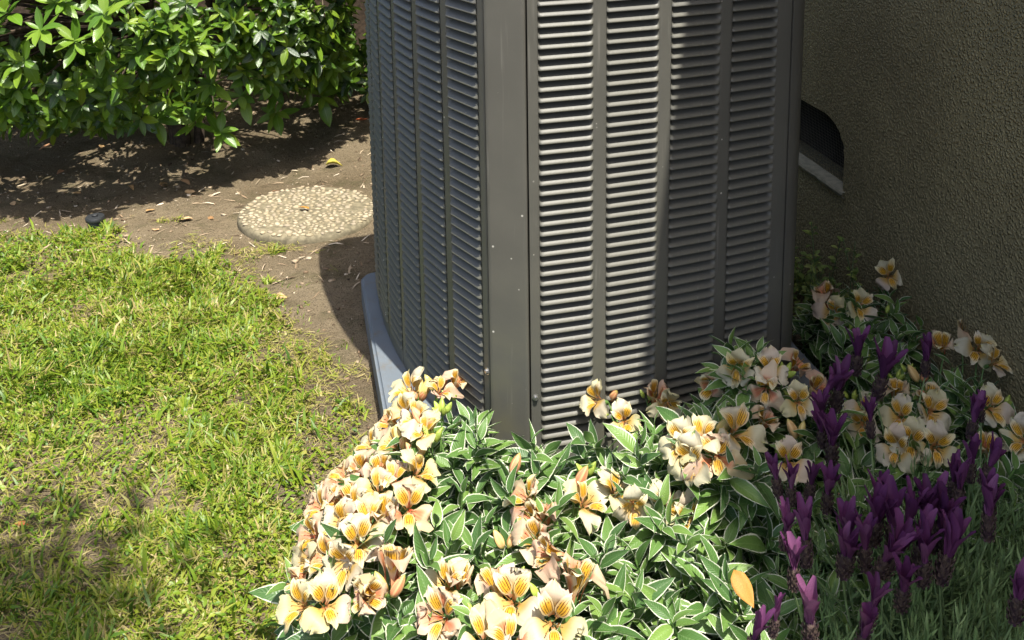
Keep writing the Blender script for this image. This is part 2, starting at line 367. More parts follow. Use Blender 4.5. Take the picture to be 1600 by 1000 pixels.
def blades(name, root, az, l0, l1, L, Wd, tint, mat, parent=None):
    n = len(root); d0 = np.stack([np.cos(az) * np.sin(l0), np.sin(az) * np.sin(l0), np.cos(l0)], 1)
    d1 = np.stack([np.cos(az) * np.sin(l1), np.sin(az) * np.sin(l1), np.cos(l1)], 1)
    sa = az + math.pi / 2 + rng.normal(0, .5, n); sd = np.stack([np.cos(sa), np.sin(sa), rng.normal(0, .25, n)], 1)
    p1 = root + d0 * (L * .5)[:, None]; p2 = p1 + d1 * (L * .5)[:, None]; w = Wd[:, None] * .5
    V = np.stack([root - sd * w * .8, root + sd * w * .8, p1 - sd * w, p1 + sd * w, p2 - sd * w * .12, p2 + sd * w * .12], 1).reshape(-1, 3)
    q = np.array([[0, 1, 3, 2], [2, 3, 5, 4]]); F = (q[None] + (np.arange(n) * 6)[:, None, None]).reshape(-1, 4)
    uv = np.tile(np.array([[0, 0], [1, 0], [0, .5], [1, .5], [0, 1], [1, 1]]), (n, 1))
    return link(name, meshq(name, V, F, uv, np.repeat(tint, 6)), parent, mat)

# ================================================================== GROUND
gx = np.concatenate([[-60, -25, -10, -5], np.arange(-2.6, 1.7, .0125), [3, 6, 12, 25, 60]])
gy = np.concatenate([[-60, -25, -10, -4, -1], np.arange(.4, 4.6, .0125), [5.2, 6.5, 9, 15, 30, 60]])
X, Y = np.meshgrid(gx, gy); Z = ground_z(X, Y); nx = len(gx)
ii, jj = np.meshgrid(np.arange(len(gy) - 1), np.arange(nx - 1), indexing='ij'); q = (ii * nx + jj).ravel()
g = link('ground', meshq('ground', np.stack([X.ravel(), Y.ravel(), Z.ravel()], 1), np.stack([q, q + 1, q + nx + 1, q + nx], 1)), None, MAT['soil'])
tag(g, 'bare brown garden soil with dry patches', kind='structure')

# ================================================================== HOUSE WALL with vent and eave
WU = 1.27
house = empty('house', W(WU, 2.1, 0), 'olive stucco house wall with an arched crawlspace vent and overhanging eave', 'house', rz=AW + math.pi / 2)
# local frame of the house: x runs along V (away from the camera), y points to -U (into the yard), z up
VX0, VX1, VZ0, VZ1, VR = -.012, .36, .298, .462, .095      # vent opening in local x, z
hole = [(VX0, VZ0)]
for k in range(9):
    a = math.pi - k * math.pi / 16; jit = .006 * math.sin(k * 2.7)
    hole.append((VX0 + VR + VR * math.cos(a) + jit, VZ1 - VR * .85 + VR * .85 * math.sin(a) + jit * .6))
for k in range(9):
    a = math.pi / 2 - k * math.pi / 16
    hole.append((VX1 - VR + VR * math.cos(a), VZ1 - VR * .85 + VR * .85 * math.sin(a)))
hole.append((VX1, VZ0))
bm = bmesh.new()
outer = [(-4.5, -.3), (6.0, -.3), (6.0, 2.75), (-4.5, 2.75)]
def loop(pts, y): vs = [bm.verts.new((x, y, z)) for x, z in pts]; return vs, [bm.edges.new((vs[i], vs[(i + 1) % len(vs)])) for i in range(len(vs))]
vo, eo = loop(outer, 0); vh, eh = loop(hole, 0)
bmesh.ops.triangle_fill(bm, use_beauty=True, use_dissolve=False, edges=eo + eh)
back = [bm.verts.new((v.co.x, -.11, v.co.z)) for v in vh]
for i in range(len(vh)): bm.faces.new((vh[i], vh[(i + 1) % len(vh)], back[(i + 1) % len(vh)], back[i]))
bm.faces.new(back)
bmesh.ops.recalc_face_normals(bm, faces=bm.faces[:])
me = bpy.data.meshes.new('wall'); bm.to_mesh(me); bm.free()
link('wall', me, house, MAT['stucco'])
vent = link('vent', MB().box(VX0 + .004, VX1 - .004, -.085, -.078, VZ0 + .002, VZ1 - .004).mesh('vent'), house, MAT['gap_black'])  # near-black panel, the cavity's darkness is put into its colour
tag(vent, 'dark arched vent opening with wire screen')
wm = MB()
for k in range(48):
    x = VX0 + .006 + k * .0075
    if x < VX1 - .006: wm.tube([(x, -.03, VZ0 + .002), (x + .001, -.032, VZ1 - .012)], .00045, 4, False)
for k in range(21):
    z = VZ0 + .006 + k * .0075
    if z < VZ1 - .006: wm.tube([(VX0 + .004, -.031, z), (VX1 - .004, -.03, z)], .00045, 4, False)
link('wire_screen', wm.mesh('wire_screen'), vent, MAT['wire_rust'])
lm = MB()
xs = np.linspace(VX0 - .012, VX1 + .01, 26); pv = []
for x in xs:
    a, b = .0018 * noise2(x, 1, 60), .003 * noise2(x, 5, 45)
    pv += [(x, -.026, VZ0 + .004), (x, .006 + b, VZ0 + .002 - a), (x, .0085 + b, VZ0 - .003 - a), (x, .0045 + b, VZ0 - .011 - 2 * a), (x, -.01, VZ0 - .013)]
lm.add(pv, [(i * 5 + k, i * 5 + k + 1, (i + 1) * 5 + k + 1, (i + 1) * 5 + k) for i in range(25) for k in range(4)])
link('vent_ledge', lm.mesh('vent_ledge', True), house, MAT['ledge_plaster'])
EV = .372                                                    # eave overhang into the yard
link('eave', MB().box(-4.5, 6, -.4, EV, 2.48, 2.52).box(-4.5, 6, EV + .002, EV + .026, 2.44, 2.6).mesh('eave'), house, MAT['eave_paint'])
link('roof', MB().add([(-4.5, EV + .03, 2.6), (6, EV + .03, 2.6), (6, -2.4, 3.7), (-4.5, -2.4, 3.7), (-4.5, EV + .03, 2.63), (6, EV + .03, 2.63), (6, -2.4, 3.73), (-4.5, -2.4, 3.73)],
     [(0, 1, 2, 3), (7, 6, 5, 4), (0, 4, 5, 1), (2, 6, 7, 3), (1, 5, 6, 2), (0, 3, 7, 4)]).mesh('roof'), house, MAT['eave_paint'])

# ================================================================== PAD
pu0, pu1, pv0, pv1, pr = .139, 1.03, 1.545, 2.415, .035
poly = []
for cu, cv, a0 in ((pu1 - pr, pv0 + pr, -90), (pu1 - pr, pv1 - pr, 0), (pu0 + pr, pv1 - pr, 90), (pu0 + pr, pv0 + pr, 180)):
    for k in range(6):
        a = R(a0 + k * 18); poly.append((cu + pr * math.cos(a) - .55, cv + pr * math.sin(a) - 1.95))
pad = link('condenser_pad', MB().prism(poly, -.03, .07).mesh('condenser_pad', True, .007, 3), None, MAT['pad_plastic'])
pad.location = W(.55, 1.95); pad.rotation_euler.z = AW
tag(pad, 'blue grey plastic equipment pad under the air conditioner', 'equipment pad')

# ================================================================== AIR CONDITIONER
UB = .55, 1.95
unit = empty('air_conditioner', W(UB[0], UB[1], .07), 'tall grey louvered outdoor air conditioner standing on the blue grey pad', 'air conditioner', rz=AW)
HT = .985
def arc(p, q, bow, n):
    """n+1 points from p to q, bulging to the right of p->q by bow"""
    p, q = Vector(p), Vector(q); d = q - p; nrm = Vector((d.y, -d.x)).normalized()
    return [p + d * s + nrm * (bow * 4 * s * (1 - s)) for s in [i / n for i in range(n + 1)]]
L = lambda u, v: (u - UB[0], v - UB[1])
P0, P1, P2, P3 = L(.311, 1.616), L(.379, 1.586), L(.879, 1.638), L(.934, 1.700)
P4, P5, P6, P7 = L(.93, 2.34), L(.88, 2.39), L(.25, 2.40), L(.176, 2.355)
front = arc(P1, P2, .013, 24); rightside = arc(P3, P4, .03, 12); rear = arc(P5, P6, .013, 8); left = arc(P7, P0, .05, 42)
ring = front + rightside + rear + left
def inset(pts, d):
    n = len(pts); out = []
    for i in range(n):
        t = (pts[(i + 1) % n] - pts[i - 1]).normalized(); out.append(pts[i] + Vector((-t.y, t.x)) * d)
    return out
core = inset(ring, .03)
MBc = MB().prism([(p.x, p.y) for p in core], .01, HT - .02)
link('coil', MBc.mesh('coil'), unit, MAT['coil_dark'])
def strip(mb, pts, z0, z1, th=.002, lip=0):
    """vertical sheet of thickness th along pts; lip turns its two edges inwards"""
    pts = [Vector((p[0], p[1])) for p in pts]; n = len(pts); V = []
    for i, p in enumerate(pts):
        t = (pts[min(i + 1, n - 1)] - pts[max(i - 1, 0)]).normalized(); nin = Vector((-t.y, t.x))
        e = lip if i in (0, n - 1) else 0
        a = p + nin * e; b = a + nin * (th + e)
        V += [(a.x, a.y, z0), (a.x, a.y, z1), (b.x, b.y, z1), (b.x, b.y, z0)]
    F = [(i * 4 + k, i * 4 + (k + 1) % 4, (i + 1) * 4 + (k + 1) % 4, (i + 1) * 4 + k) for i in range(n - 1) for k in range(4)]
    F = [f[::-1] for f in F]
    F += [(0, 1, 2, 3), tuple((n - 1) * 4 + k for k in (3, 2, 1, 0))]
    mb.add(V, F)
def lerp_pts(pts, a, b, n=4):
    """points of polyline pts between arc lengths a and b"""
    cum = [0]
    for i in range(1, len(pts)): cum.append(cum[-1] + (pts[i] - pts[i - 1]).length)
    def at(s):
        s = min(max(s, 0), cum[-1])
        for i in range(1, len(pts)):
            if s <= cum[i] + 1e-9: return pts[i - 1].lerp(pts[i], (s - cum[i - 1]) / (cum[i] - cum[i - 1]))
        return pts[-1]
    return [at(a + (b - a) * k / n) for k in range(n + 1)], cum[-1]
PZ, NZ, Z0 = .0182, 49, .035                      # louver spacing, rows, first row above the pad
def slat_template(w):
    xs = [0, .0015, .0035, .006, .009, .013] + list(np.linspace(.02, w - .02, 5)) + [w - .013, w - .009, w - .006, w - .0035, w - .0015, w]
    V = []
    for x in xs:
        d = min(x, w - x) / .009; s = 1 - (1 - min(d, 1)) ** 2.2; s2 = min(d * 2.2, 1) ** .6
        zt = .0132 * s + PZ * (1 - s)
        prof = [(-.0108 * s, zt), (-.0075 * s, .0102 * s + PZ * .7 * (1 - s)), (-.0025 * s, .0066 * s + PZ * .4 * (1 - s)), (.0012 * s2, .0030 * s + PZ * .2 * (1 - s)),
                (.0034 * s2, .0008), (.0038 * s2, -.0004), (.0034 * s2, -.0014), (.0018 * s2, -.0017)]
        V += [(x - w / 2, -n, z) for n, z in prof]
    k = 8; F = [(i * k + j, (i + 1) * k + j, (i + 1) * k + j + 1, i * k + j + 1) for i in range(len(xs) - 1) for j in range(k - 1)]
    F = [f[::-1] for f in F]
    return np.array(V), np.array(F), np.zeros((len(V), 2))
def louver_panel(name, pts, cols, w, first, pitch, each, label):
    """each(c, r) says whether slat r of column c becomes an object of its own"""
    mb = MB(); _, tot = lerp_pts(pts, 0, 1)
    edges = [0] + [x for c in range(cols) for x in (first + c * pitch, first + c * pitch + w)] + [tot]
    for k in range(0, len(edges), 2):
        st, _ = lerp_pts(pts, edges[k], edges[k + 1], 5); strip(mb, st, .0, HT - .03, .0016, .0007)
    for c in range(cols):
        a = first + c * pitch
        st, _ = lerp_pts(pts, a, a + w, 3); strip(mb, st, .0, Z0 - .0017, .0016); strip(mb, st, Z0 + NZ * PZ - .001, HT - .03, .0016)
    pan = link(name, mb.mesh(name, False), unit, MAT['cabinet_paint']); tag(pan, label)
    T = slat_template(w); sm = tmesh('slat', T, MAT['cabinet_paint']); rest = []
    for c in range(cols):
        a = first + c * pitch
        st, _ = lerp_pts(pts, a, a + w, 2); d = (st[2] - st[0]).normalized(); mid = (st[0] + st[2]) * .5 + (st[1] - (st[0] + st[2]) * .5) * .6
        rot = Matrix.Rotation(math.atan2(d.y, d.x), 4, 'Z')
        for r_ in range(NZ):
            mt = Matrix.Translation((mid.x, mid.y, Z0 + r_ * PZ)) @ rot @ Matrix.Rotation(random.gauss(0, .0012), 4, 'Y')
            if each(c, r_): link('slat', sm, pan, None, mt)
            else: rest.append(mt)
    if rest:
        o = batch('slat', [(T, rest, [0] * len(rest))], MAT['cabinet_paint'], pan); o['kind'] = 'stuff'
    return pan
louver_panel('front_panel', front, 4, .096, .0175, .1195, lambda c, r: r < 43, 'front panel of four louver columns, partly sunlit')
_, TL = lerp_pts(left, 0, 1)
NCL = 6; FL = TL - .018 - .096 - 5 * .1185
louver_panel('side_panel', left, NCL, .096, FL, .1185, lambda c, r: c >= NCL - 3 and r < 42, 'shaded bowed side panel of louver columns')
# corner post between the two louver panels, blank right corner, back
mb = MB()
p0, p1 = Vector(P0), Vector(P1); d = (p1 - p0).normalized(); nout = Vector((d.y, -d.x))
cp = [p0 + d * .0015 - nout * .004, p0 + d * .0022 + nout * .003, p0 + d * .0045 + nout * .0044, p0 + d * .009 + nout * .0048, p0 + (p1 - p0) * .5 + nout * .0050, p1 - d * .010 + nout * .0048, p1 - d * .0055 + nout * .0044, p1 - d * .0038 + nout * .003, p1 - d * .0035 - nout * .005]
strip(mb, cp, -.002, HT - .02, .0015)
post = link('corner_post', mb.mesh('corner_post', True), unit, MAT['cabinet_paint'])
mb = MB(); p2, p3 = Vector(P2), Vector(P3); d = (p3 - p2).normalized()
a2 = (front[-1] - front[-2]).normalized()
cpr = [p2 + a2 * .0025 + Vector((0, .006)), p2 + a2 * .003, p2 + a2 * .012 + Vector((0, .001)), p2 + a2 * .026 + Vector((0, .006)), p2 + a2 * .038 + Vector((0, .016)), p2 + a2 * .046 + Vector((0, .03)), p3 + Vector((.002, .0))]
strip(mb, cpr, -.002, HT - .02, .0015); strip(mb, rightside, 0, HT - .03, .0015)
link('corner_post', mb.mesh('corner_post', True), unit, MAT['cabinet_paint'])
mb = MB(); strip(mb, [Vector(P4)] + rear + [Vector(P7)], 0, HT - .03, .0015)
link('rear_panel', mb.mesh('rear_panel'), unit, MAT['cabinet_paint'])
big = inset(ring, -.004)
lid = link('top_lid', MB().prism([(p.x, p.y) for p in big], HT - .04, HT).mesh('top_lid', False, .006), unit, MAT['cabinet_paint'])
gm = MB()
for k in range(9):
    rr = .07 + k * .028; gm.tube([(rr * math.cos(a), .06 + rr * math.sin(a), HT + .012) for a in np.linspace(0, 2 * math.pi, 40)], .002, 4, False)
link('fan_guard', gm.mesh('fan_guard'), lid, MAT['wire_grey'])
bm_ = MB().prism([(p.x, p.y) for p in inset(ring, .006)], .0005, .0105)
link('base_pan', bm_.mesh('base_pan'), unit, MAT['cabinet_paint'])
def screw(px, py, on, nout):
    """hex screw on the cabinet where the photograph shows one"""
    mbs = MB().lathe([(.0065, 0), (.0065, .001), (.0045, .0012), (.0042, .0045), (.003, .0052)], 8)
    q = Vector((nout[0], nout[1], 0)).to_track_quat('Z', 'Y').to_matrix().to_4x4()
    link('screw', mbs.mesh('screw'), unit, MAT['screw_steel'], Matrix.Translation(on) @ q)
f0 = front[0]; tt_ = (front[1] - front[0]).normalized()
screw(0, 0, (f0.x + tt_.x * .0075, f0.y + tt_.y * .0075 - .0005, .135), (tt_.y, -tt_.x))
l1 = left[-1]; tl = (left[-1] - left[-2]).normalized()
screw(0, 0, (l1.x - tl.x * .006, l1.y - tl.y * .006, .175), (tl.y, -tl.x))

# ================================================================== STEPPING STONE
sc_ = (gp(375, 335) + gp(590, 335)) * .5; SR = .205
stone = empty('stepping_stone', (sc_.x, sc_.y - .01, 0), 'round exposed pebble stepping stone half sunk in the soil beside the air conditioner', 'stepping stone')
stone.rotation_euler = (R(-1.2), R(1.2), 0); stone.location.z = -.004
prof = [(.17, -.03), (SR - .006, -.03), (SR, -.01), (SR + .001, .012), (SR - .003, .019), (SR - .009, .0215), (.15, .0222), (.001, .0225)]
link('slab', MB().lathe(prof, 72).mesh('slab', True), stone, MAT['slab_concrete'])
pm = []
for s in range(5):
    bm = bmesh.new(); bmesh.ops.create_icosphere(bm, subdivisions=1 if s else 2, radius=1)
    for v in bm.verts:
        k = 1 + random.uniform(-.22, .22); v.co = Vector((v.co.x * k, v.co.y * (.72 + .1 * s % .3) * k, v.co.z * .5))
    for f_ in bm.faces: f_.smooth = True
    me = bpy.data.meshes.new('pebble'); bm.to_mesh(me); bm.free(); me.materials.append(MAT['pebble']); pm.append(me)
pts = []
for _ in range(9000):
    a, rr = random.uniform(0, 6.283), SR * .96 * math.sqrt(random.random()); x, y = rr * math.cos(a), rr * math.sin(a)
    s = random.uniform(.0058, .0125)
    if all((x - q[0]) ** 2 + (y - q[1]) ** 2 > (.86 * (s + q[2])) ** 2 for q in pts) and float(noise2(x, y, 22, 9)) > .2: pts.append((x, y, s))
    if len(pts) > 330: break
pts.sort(key=lambda q: -q[2])
bits = MB()
for i, (x, y, s) in enumerate(pts):
    mt = Matrix.Translation((x, y, .0222 + s * .03)) @ Matrix.Rotation(random.uniform(0, 6.28), 4, 'Z') @ Matrix.Rotation(random.gauss(0, .15), 4, 'X') @ Matrix.Diagonal((s, s, s * .8, 1))
    if i < 298: link('pebble', pm[i % 5], stone, None, mt)
    else: bits.add([mt @ v.co for v in pm[1].vertices], [tuple(f_.vertices) for f_ in pm[1].polygons])
if bits.v: link('pebble', bits.mesh('pebble', True), stone, MAT['pebble'])['kind'] = 'stuff'

# ================================================================== SPRINKLER
sp = gp(150, 356)
spr = empty('sprinkler_head', (sp.x, sp.y, -.004), 'black pop-up sprinkler head at the edge of the lawn', 'sprinkler')
link('body', MB().lathe([(.017, -.05), (.020, .0), (.022, .004), (.022, .022), (.019, .026)], 24).mesh('body', True), spr, MAT['rubber_black'])
link('cap', MB().lathe([(.02, .0275), (.0265, .0278), (.0275, .031), (.0275, .037), (.0255, .0405), (.012, .042), (.011, .0405), (.001, .0405)], 28).mesh('cap', True), spr, MAT['rubber_black'])
link('nozzle', MB().lathe([(.0085, .0408), (.0085, .0455), (.006, .047)], 14).mesh('nozzle'), spr, MAT['rubber_black'])

# ================================================================== LAWN
lawn = [(-3.2, .5), tuple(gp(-420, 352)[:2]), tuple(gp(0, 362)[:2]), tuple(gp(165, 366)[:2]), tuple(gp(290, 392)[:2]), tuple(gp(385, 425)[:2]), tuple(gp(432, 470)[:2]),
        tuple(gp(425, 525)[:2]), tuple(gp(480, 580)[:2]), tuple(gp(560, 640)[:2]), tuple(gp(575, 690)[:2]), tuple(gp(520, 800)[:2]), tuple(gp(520, 1000)[:2]), (-.1, .5)]
def scatter(n, x0, x1, y0, y1, edge, poly=lawn):
    x = rng.uniform(x0, x1, n); y = rng.uniform(y0, y1, n)
    ex = x + (noise2(x, y, 9, 21) - .5) * edge + (noise2(x, y, 31, 22) - .5) * edge * .6
    ey = y + (noise2(x, y, 9, 23) - .5) * edge + (noise2(x, y, 31, 24) - .5) * edge * .6
    k = inside(ex, ey, poly); return x[k], y[k]
def avoid(x, y):
    u = x * UX + y * UY; v = -x * UY + y * UX
    k = ~((u > pu0 - .006) & (v > pv0) & (v < pv1 + .005)); k &= np.hypot(x - sp.x, y - sp.y) > .031; k &= np.hypot(x - sc_.x, y - sc_.y + .01) > SR + .006
    return k
# living blades
x, y = scatter(260000, -2.2, -.05, .95, 2.9, .3)
thin = noise2(x, y, 5.5, 31) * .6 + noise2(x, y, 17, 32) * .4
keep = (rng.random(len(x)) < np.clip((thin - .3) * 3.2, .07, 1)) & avoid(x, y); x, y, thin = x[keep], y[keep], thin[keep]
n = len(x); vig = noise2(x, y, 7, 41) * .65 + noise2(x, y, 23, 42) * .35
right_dry = np.clip((x + .95 + .25 * (y - 2)) / .7, 0, 1)                    # poorer turf towards the unit
az = noise2(x, y, 14, 43) * 12 + rng.normal(0, .9, n)
Lb = (.013 + .019 * vig + rng.exponential(.006, n)) * (1 - .45 * right_dry * (1 - vig)) * np.clip(thin * 1.8, .6, 1.1)
tint = np.clip(.46 - .34 * (vig - .5) + .20 * right_dry + rng.normal(0, .2, n) + (rng.random(n) < .12) * .36, 0, 1)
lo = np.abs(rng.normal(.8, .36, n)); hi = lo + np.abs(rng.normal(.55, .4, n))
gobj = blades('grass', np.stack([x, y, ground_z(x, y) - .002], 1), az, lo, hi, Lb, rng.uniform(.0024, .0052, n), tint, MAT['grass_blade'])
tag(gobj, 'sunlit mown green lawn with yellowing patches', 'grass', kind='stuff')
x, y = scatter(5200, -2.2, -.05, .95, 2.85, .1); k = avoid(x, y); x, y = x[k], y[k]; n = len(x); lo = np.abs(rng.normal(.7, .3, n))
gl = blades('grass', np.stack([x, y, ground_z(x, y) - .002], 1), rng.uniform(0, 6.28, n), lo, lo + np.abs(rng.normal(.6, .3, n)), rng.uniform(.03, .062, n), rng.uniform(.004, .007, n), np.clip(rng.normal(.42, .18, n), 0, .8), MAT['grass_blade'])
tag(gl, 'longer coarse grass blades standing out of the lawn', 'grass', kind='stuff')
x, y = scatter(9000, -1.2, -.1, 1.6, 2.9, .25, [tuple(gp(a, b)[:2]) for a, b in ((250, 372), (380, 385), (470, 420), (520, 480), (590, 640), (570, 700), (400, 560), (360, 430))]); k = avoid(x, y) & (noise2(x, y, 10, 66) * .6 + noise2(x, y, 33, 67) * .4 > .53); x, y = x[k], y[k]; n = len(x); lo = np.abs(rng.normal(.9, .35, n))
gl = blades('grass', np.stack([x, y, ground_z(x, y) - .001], 1), rng.uniform(0, 6.28, n), lo, lo + .4, rng.uniform(.006, .022, n), rng.uniform(.0018, .0036, n), np.clip(rng.normal(.55, .2, n), .1, .95), MAT['grass_blade'])
tag(gl, 'sparse grass tufts creeping over the bare soil beside the pad', 'grass', kind='stuff')
# straw and clippings lying on the turf and out over the bare soil
x, y = scatter(70000, -2.2, .0, .95, 2.95, .34); k = avoid(x, y); x, y = x[k], y[k]
bare = [tuple(gp(a, b)[:2]) for a, b in ((300, 370), (430, 385), (500, 420), (560, 500), (585, 640), (560, 690), (420, 560), (380, 430))]
x2, y2 = scatter(26000, -1.2, -.1, 1.6, 2.9, .2, bare); k = avoid(x2, y2) & (noise2(x2, y2, 8, 61) > .36); x, y = np.concatenate([x, x2[k]]), np.concatenate([y, y2[k]])
n = len(x)
th = blades('thatch', np.stack([x, y, ground_z(x, y) + rng.uniform(.0, .011, n)], 1), rng.uniform(0, 6.28, n), rng.normal(1.45, .16, n), rng.normal(1.6, .2, n),
            rng.uniform(.008, .034, n), rng.uniform(.0009, .0022, n), np.clip(rng.normal(.83, .12, n), .5, 1), MAT['grass_blade'])
tag(th, 'dry straw clippings lying over the lawn and its bare edge', 'straw', kind='stuff')
# small low broad leaves between the blades
def small_leaf(k=0): return sheet(4, 3, lambda t: .32 * lance(t, .7), lambda t: (t, .1 * math.sin(t * 3)), .3)
x, y = scatter(16000, -2.1, -.1, .95, 2.8, .18); k = avoid(x, y) & (noise2(x, y, 6, 71) > .45); x, y = x[k], y[k]; n = len(x); gz = ground_z(x, y)
ms = [frame((x[i], y[i], gz[i] + random.uniform(.006, .02)), (math.cos(a), math.sin(a), random.uniform(-.1, .5)), (random.gauss(0, .3), random.gauss(0, .3), 1), random.uniform(.007, .014))
      for i, a in enumerate(rng.uniform(0, 6.28, n))]
cl = batch('ground_cover', [(small_leaf(), ms, np.clip(rng.normal(.45, .2, n), 0, .8))], MAT['grass_blade']); tag(cl, 'tiny broad leaved weeds growing among the grass', 'ground cover', kind='stuff')

# ================================================================== SOIL CRUMBS AND TWIGS
n = 14000; x = rng.uniform(-2.2, 1.2, n); y = rng.uniform(1.2, 4.4, n); k = avoid(x, y) & ~inside(x, y, lawn); x, y = x[k], y[k]; n = len(x)
ico = bmesh.new(); bmesh.ops.create_cube(ico, size=1.2); cv = np.array([v.co[:] for v in ico.verts]); cf = np.array([[v.index for v in f_.verts] for f_ in ico.faces]); ico.free()
cv *= rng.uniform(.6, 1.2, cv.shape)
s = rng.exponential(.0016, n) + .001; ms = []
for i in range(n):
    ms.append(Matrix.Translation((x[i], y[i], float(ground_z(x[i], y[i])) + s[i] * .2)) @ Matrix.Rotation(random.uniform(0, 6.28), 4, 'Z') @ Matrix.Rotation(random.gauss(0, .5), 4, 'X') @ Matrix.Diagonal((s[i] * random.uniform(.8, 1.6), s[i], s[i] * .6, 1)))
lit = batch('soil_crumbs', [((cv, cf, np.zeros((8, 2))), ms, np.clip(rng.normal(.45, .25, n), 0, 1))], MAT['litter']); tag(lit, 'small stones and crumbs scattered over the bare soil', 'gravel', kind='stuff')
n = 1500; x = rng.uniform(-2.2, .2, n); y = rng.uniform(2.4, 4.2, n); k = avoid(x, y); x, y = x[k], y[k]; n = len(x)
tw = blades('leaf_litter', np.stack([x, y, ground_z(x, y) + .003], 1), rng.uniform(0, 6.28, n), rng.normal(1.5, .1, n), rng.normal(1.6, .15, n), rng.uniform(.01, .05, n), rng.uniform(.001, .006, n), np.clip(rng.normal(.5, .25, n), 0, 1), MAT['litter'])
tag(tw, 'fine twigs and leaf scraps on the soil under the shrub', 'litter', kind='stuff')

# ================================================================== FALLEN LEAVES
def fallen(name, px, py, size, mat, label, cat='leaf', group=None, z=None, curl=.35, az=None, tilt=.25):
    s = random.randint(0, 999); g0 = gp(px, py) if z is None else gp(px, py, z)
    zz = float(ground_z(g0.x, g0.y)) + .004 if z is None else z
    T = sheet(7, 5, lambda t: .26 * lance(t, .75), lambda t: (t - .5, curl * .4 * math.sin(t * 3.1 + .4) * math.cos(s)), curl, .12, random.uniform(-.5, .5), s)
    a = random.uniform(0, 6.28) if az is None else az
    me = tmesh(name, T, MAT[mat]); o = link(name, me, None, None, frame((g0.x, g0.y, zz + size * .03), (math.cos(a), math.sin(a), random.gauss(0, tilt * .5)), (random.gauss(0, tilt), random.gauss(0, tilt), 1), size))
    md = o.modifiers.new('thick', 'SOLIDIFY'); md.thickness = .012
    return tag(o, label, cat, group)
for px, py, sz in ((70, 234, .055), (75, 205, .05), (160, 232, .045), (95, 268, .04), (255, 285, .055), (290, 283, .05), (297, 300, .04), (290, 350, .045), (243, 364, .03), (330, 345, .03), (205, 290, .035),
                   (10, 200, .05), (430, 300, .03), (20, 320, .035), (235, 330, .03), (120, 300, .03)):
    fallen('dry_leaf', px, py, sz, 'dry_leaf', 'dry brown leaf lying on the soil in front of the shrub', group='dry leaves on the soil by the shrub')
fallen('dry_leaf', 440, 467, .032, 'dry_leaf', 'small tan leaf on the bare soil between lawn and pad')
fallen('dry_leaf', 272, 548, .05, 'dry_leaf', 'curled brown leaf lying on a bare patch in the lawn')
fallen('dry_leaf', 35, 818, .03, 'red_leaf', 'small reddish leaf lying on the shaded lawn')
fallen('yellow_leaf', 522, 258, .06, 'yellow_leaf', 'crumpled yellow leaf on the soil behind the stepping stone', curl=.9)
fallen('dry_leaf', 475, 325, .035, 'orange_leaf', 'orange brown leaf lying on the pebble stepping stone', z=.028)
fallen('red_leaf', 566, 192, .05, 'red_leaf', 'rust red leaf on the soil beside the air conditioner', curl=.7)

# ================================================================== SHRUB
sb = gp(285, 232)
shrub = empty('shrub', (sb.x, sb.y, 0), 'large glossy green evergreen shrub with drooping leaf rosettes over bare soil', 'shrub')
lobes = [((-1.3, 3.8, .8), (1.15, .85, .6)), ((-1.45, 3.22, .6), (.68, .46, .42)), ((-.95, 3.42, .56), (.42, .38, .38)), ((-.55, 3.82, .6), (.42, .45, .5)), ((-2.05, 3.4, .68), (.5, .55, .5)), ((-1.02, 3.32, .42), (.34, .24, .24)), ((-1.15, 3.35, .95), (.6, .42, .3)), ((-1.95, 3.35, .95), (.6, .45, .35)), ((-.62, 3.75, .9), (.4, .4, .35)), ((-.75, 4.3, .62), (.75, .35, .62)), ((-2.0, 4.1, .7), (.6, .4, .6))]
shrubT = [sheet(6, 3, lambda t: (.17 + .02 * s) * math.sin(math.pi * min(t, 1) ** .95) ** .8 + .008, lambda t, s=s: (t, -.16 * t * t * (s - .6)), .28) for s in range(3)]
old, young, rosettes = [], [], []
def rosette(c, axis, nl, L0, isyoung):
    axis = axis.normalized(); a0 = random.uniform(0, 6.28); ox = axis.orthogonal().normalized(); oy = axis.cross(ox)
    for k in range(nl):
        a = a0 + k * 2.4; up_ = random.uniform(.1, .9) * (k / nl) + .05
        d = ox * math.cos(a) + oy * math.sin(a) + axis * (up_ * 1.6 - .12); d.z -= .12
        s = L0 * random.uniform(.7, 1.15) * (1 - .25 * k / nl)
        mt = frame(c - axis * (.012 * (nl - k) / nl * 2), d, axis * .8 + Vector((0, 0, .5)) + Vector((random.gauss(0, .2), random.gauss(0, .2), 0)), s)
        (young if isyoung else old).append((mt, random.random()))
def surf_pt(i):
    (c, r) = lobes[i]; d = Vector((random.gauss(0, 1), random.gauss(0, 1), random.gauss(0, 1))).normalized()
    k = 1 - abs(random.gauss(0, .11)); return Vector((c[0] + d.x * r[0] * k, c[1] + d.y * r[1] * k, c[2] + d.z * r[2] * k)), Vector((d.x / r[0], d.y / r[1], d.z / r[2])).normalized(), k
wts = [r[0] * r[1] + r[1] * r[2] + r[0] * r[2] for _, r in lobes]
cnt = 0
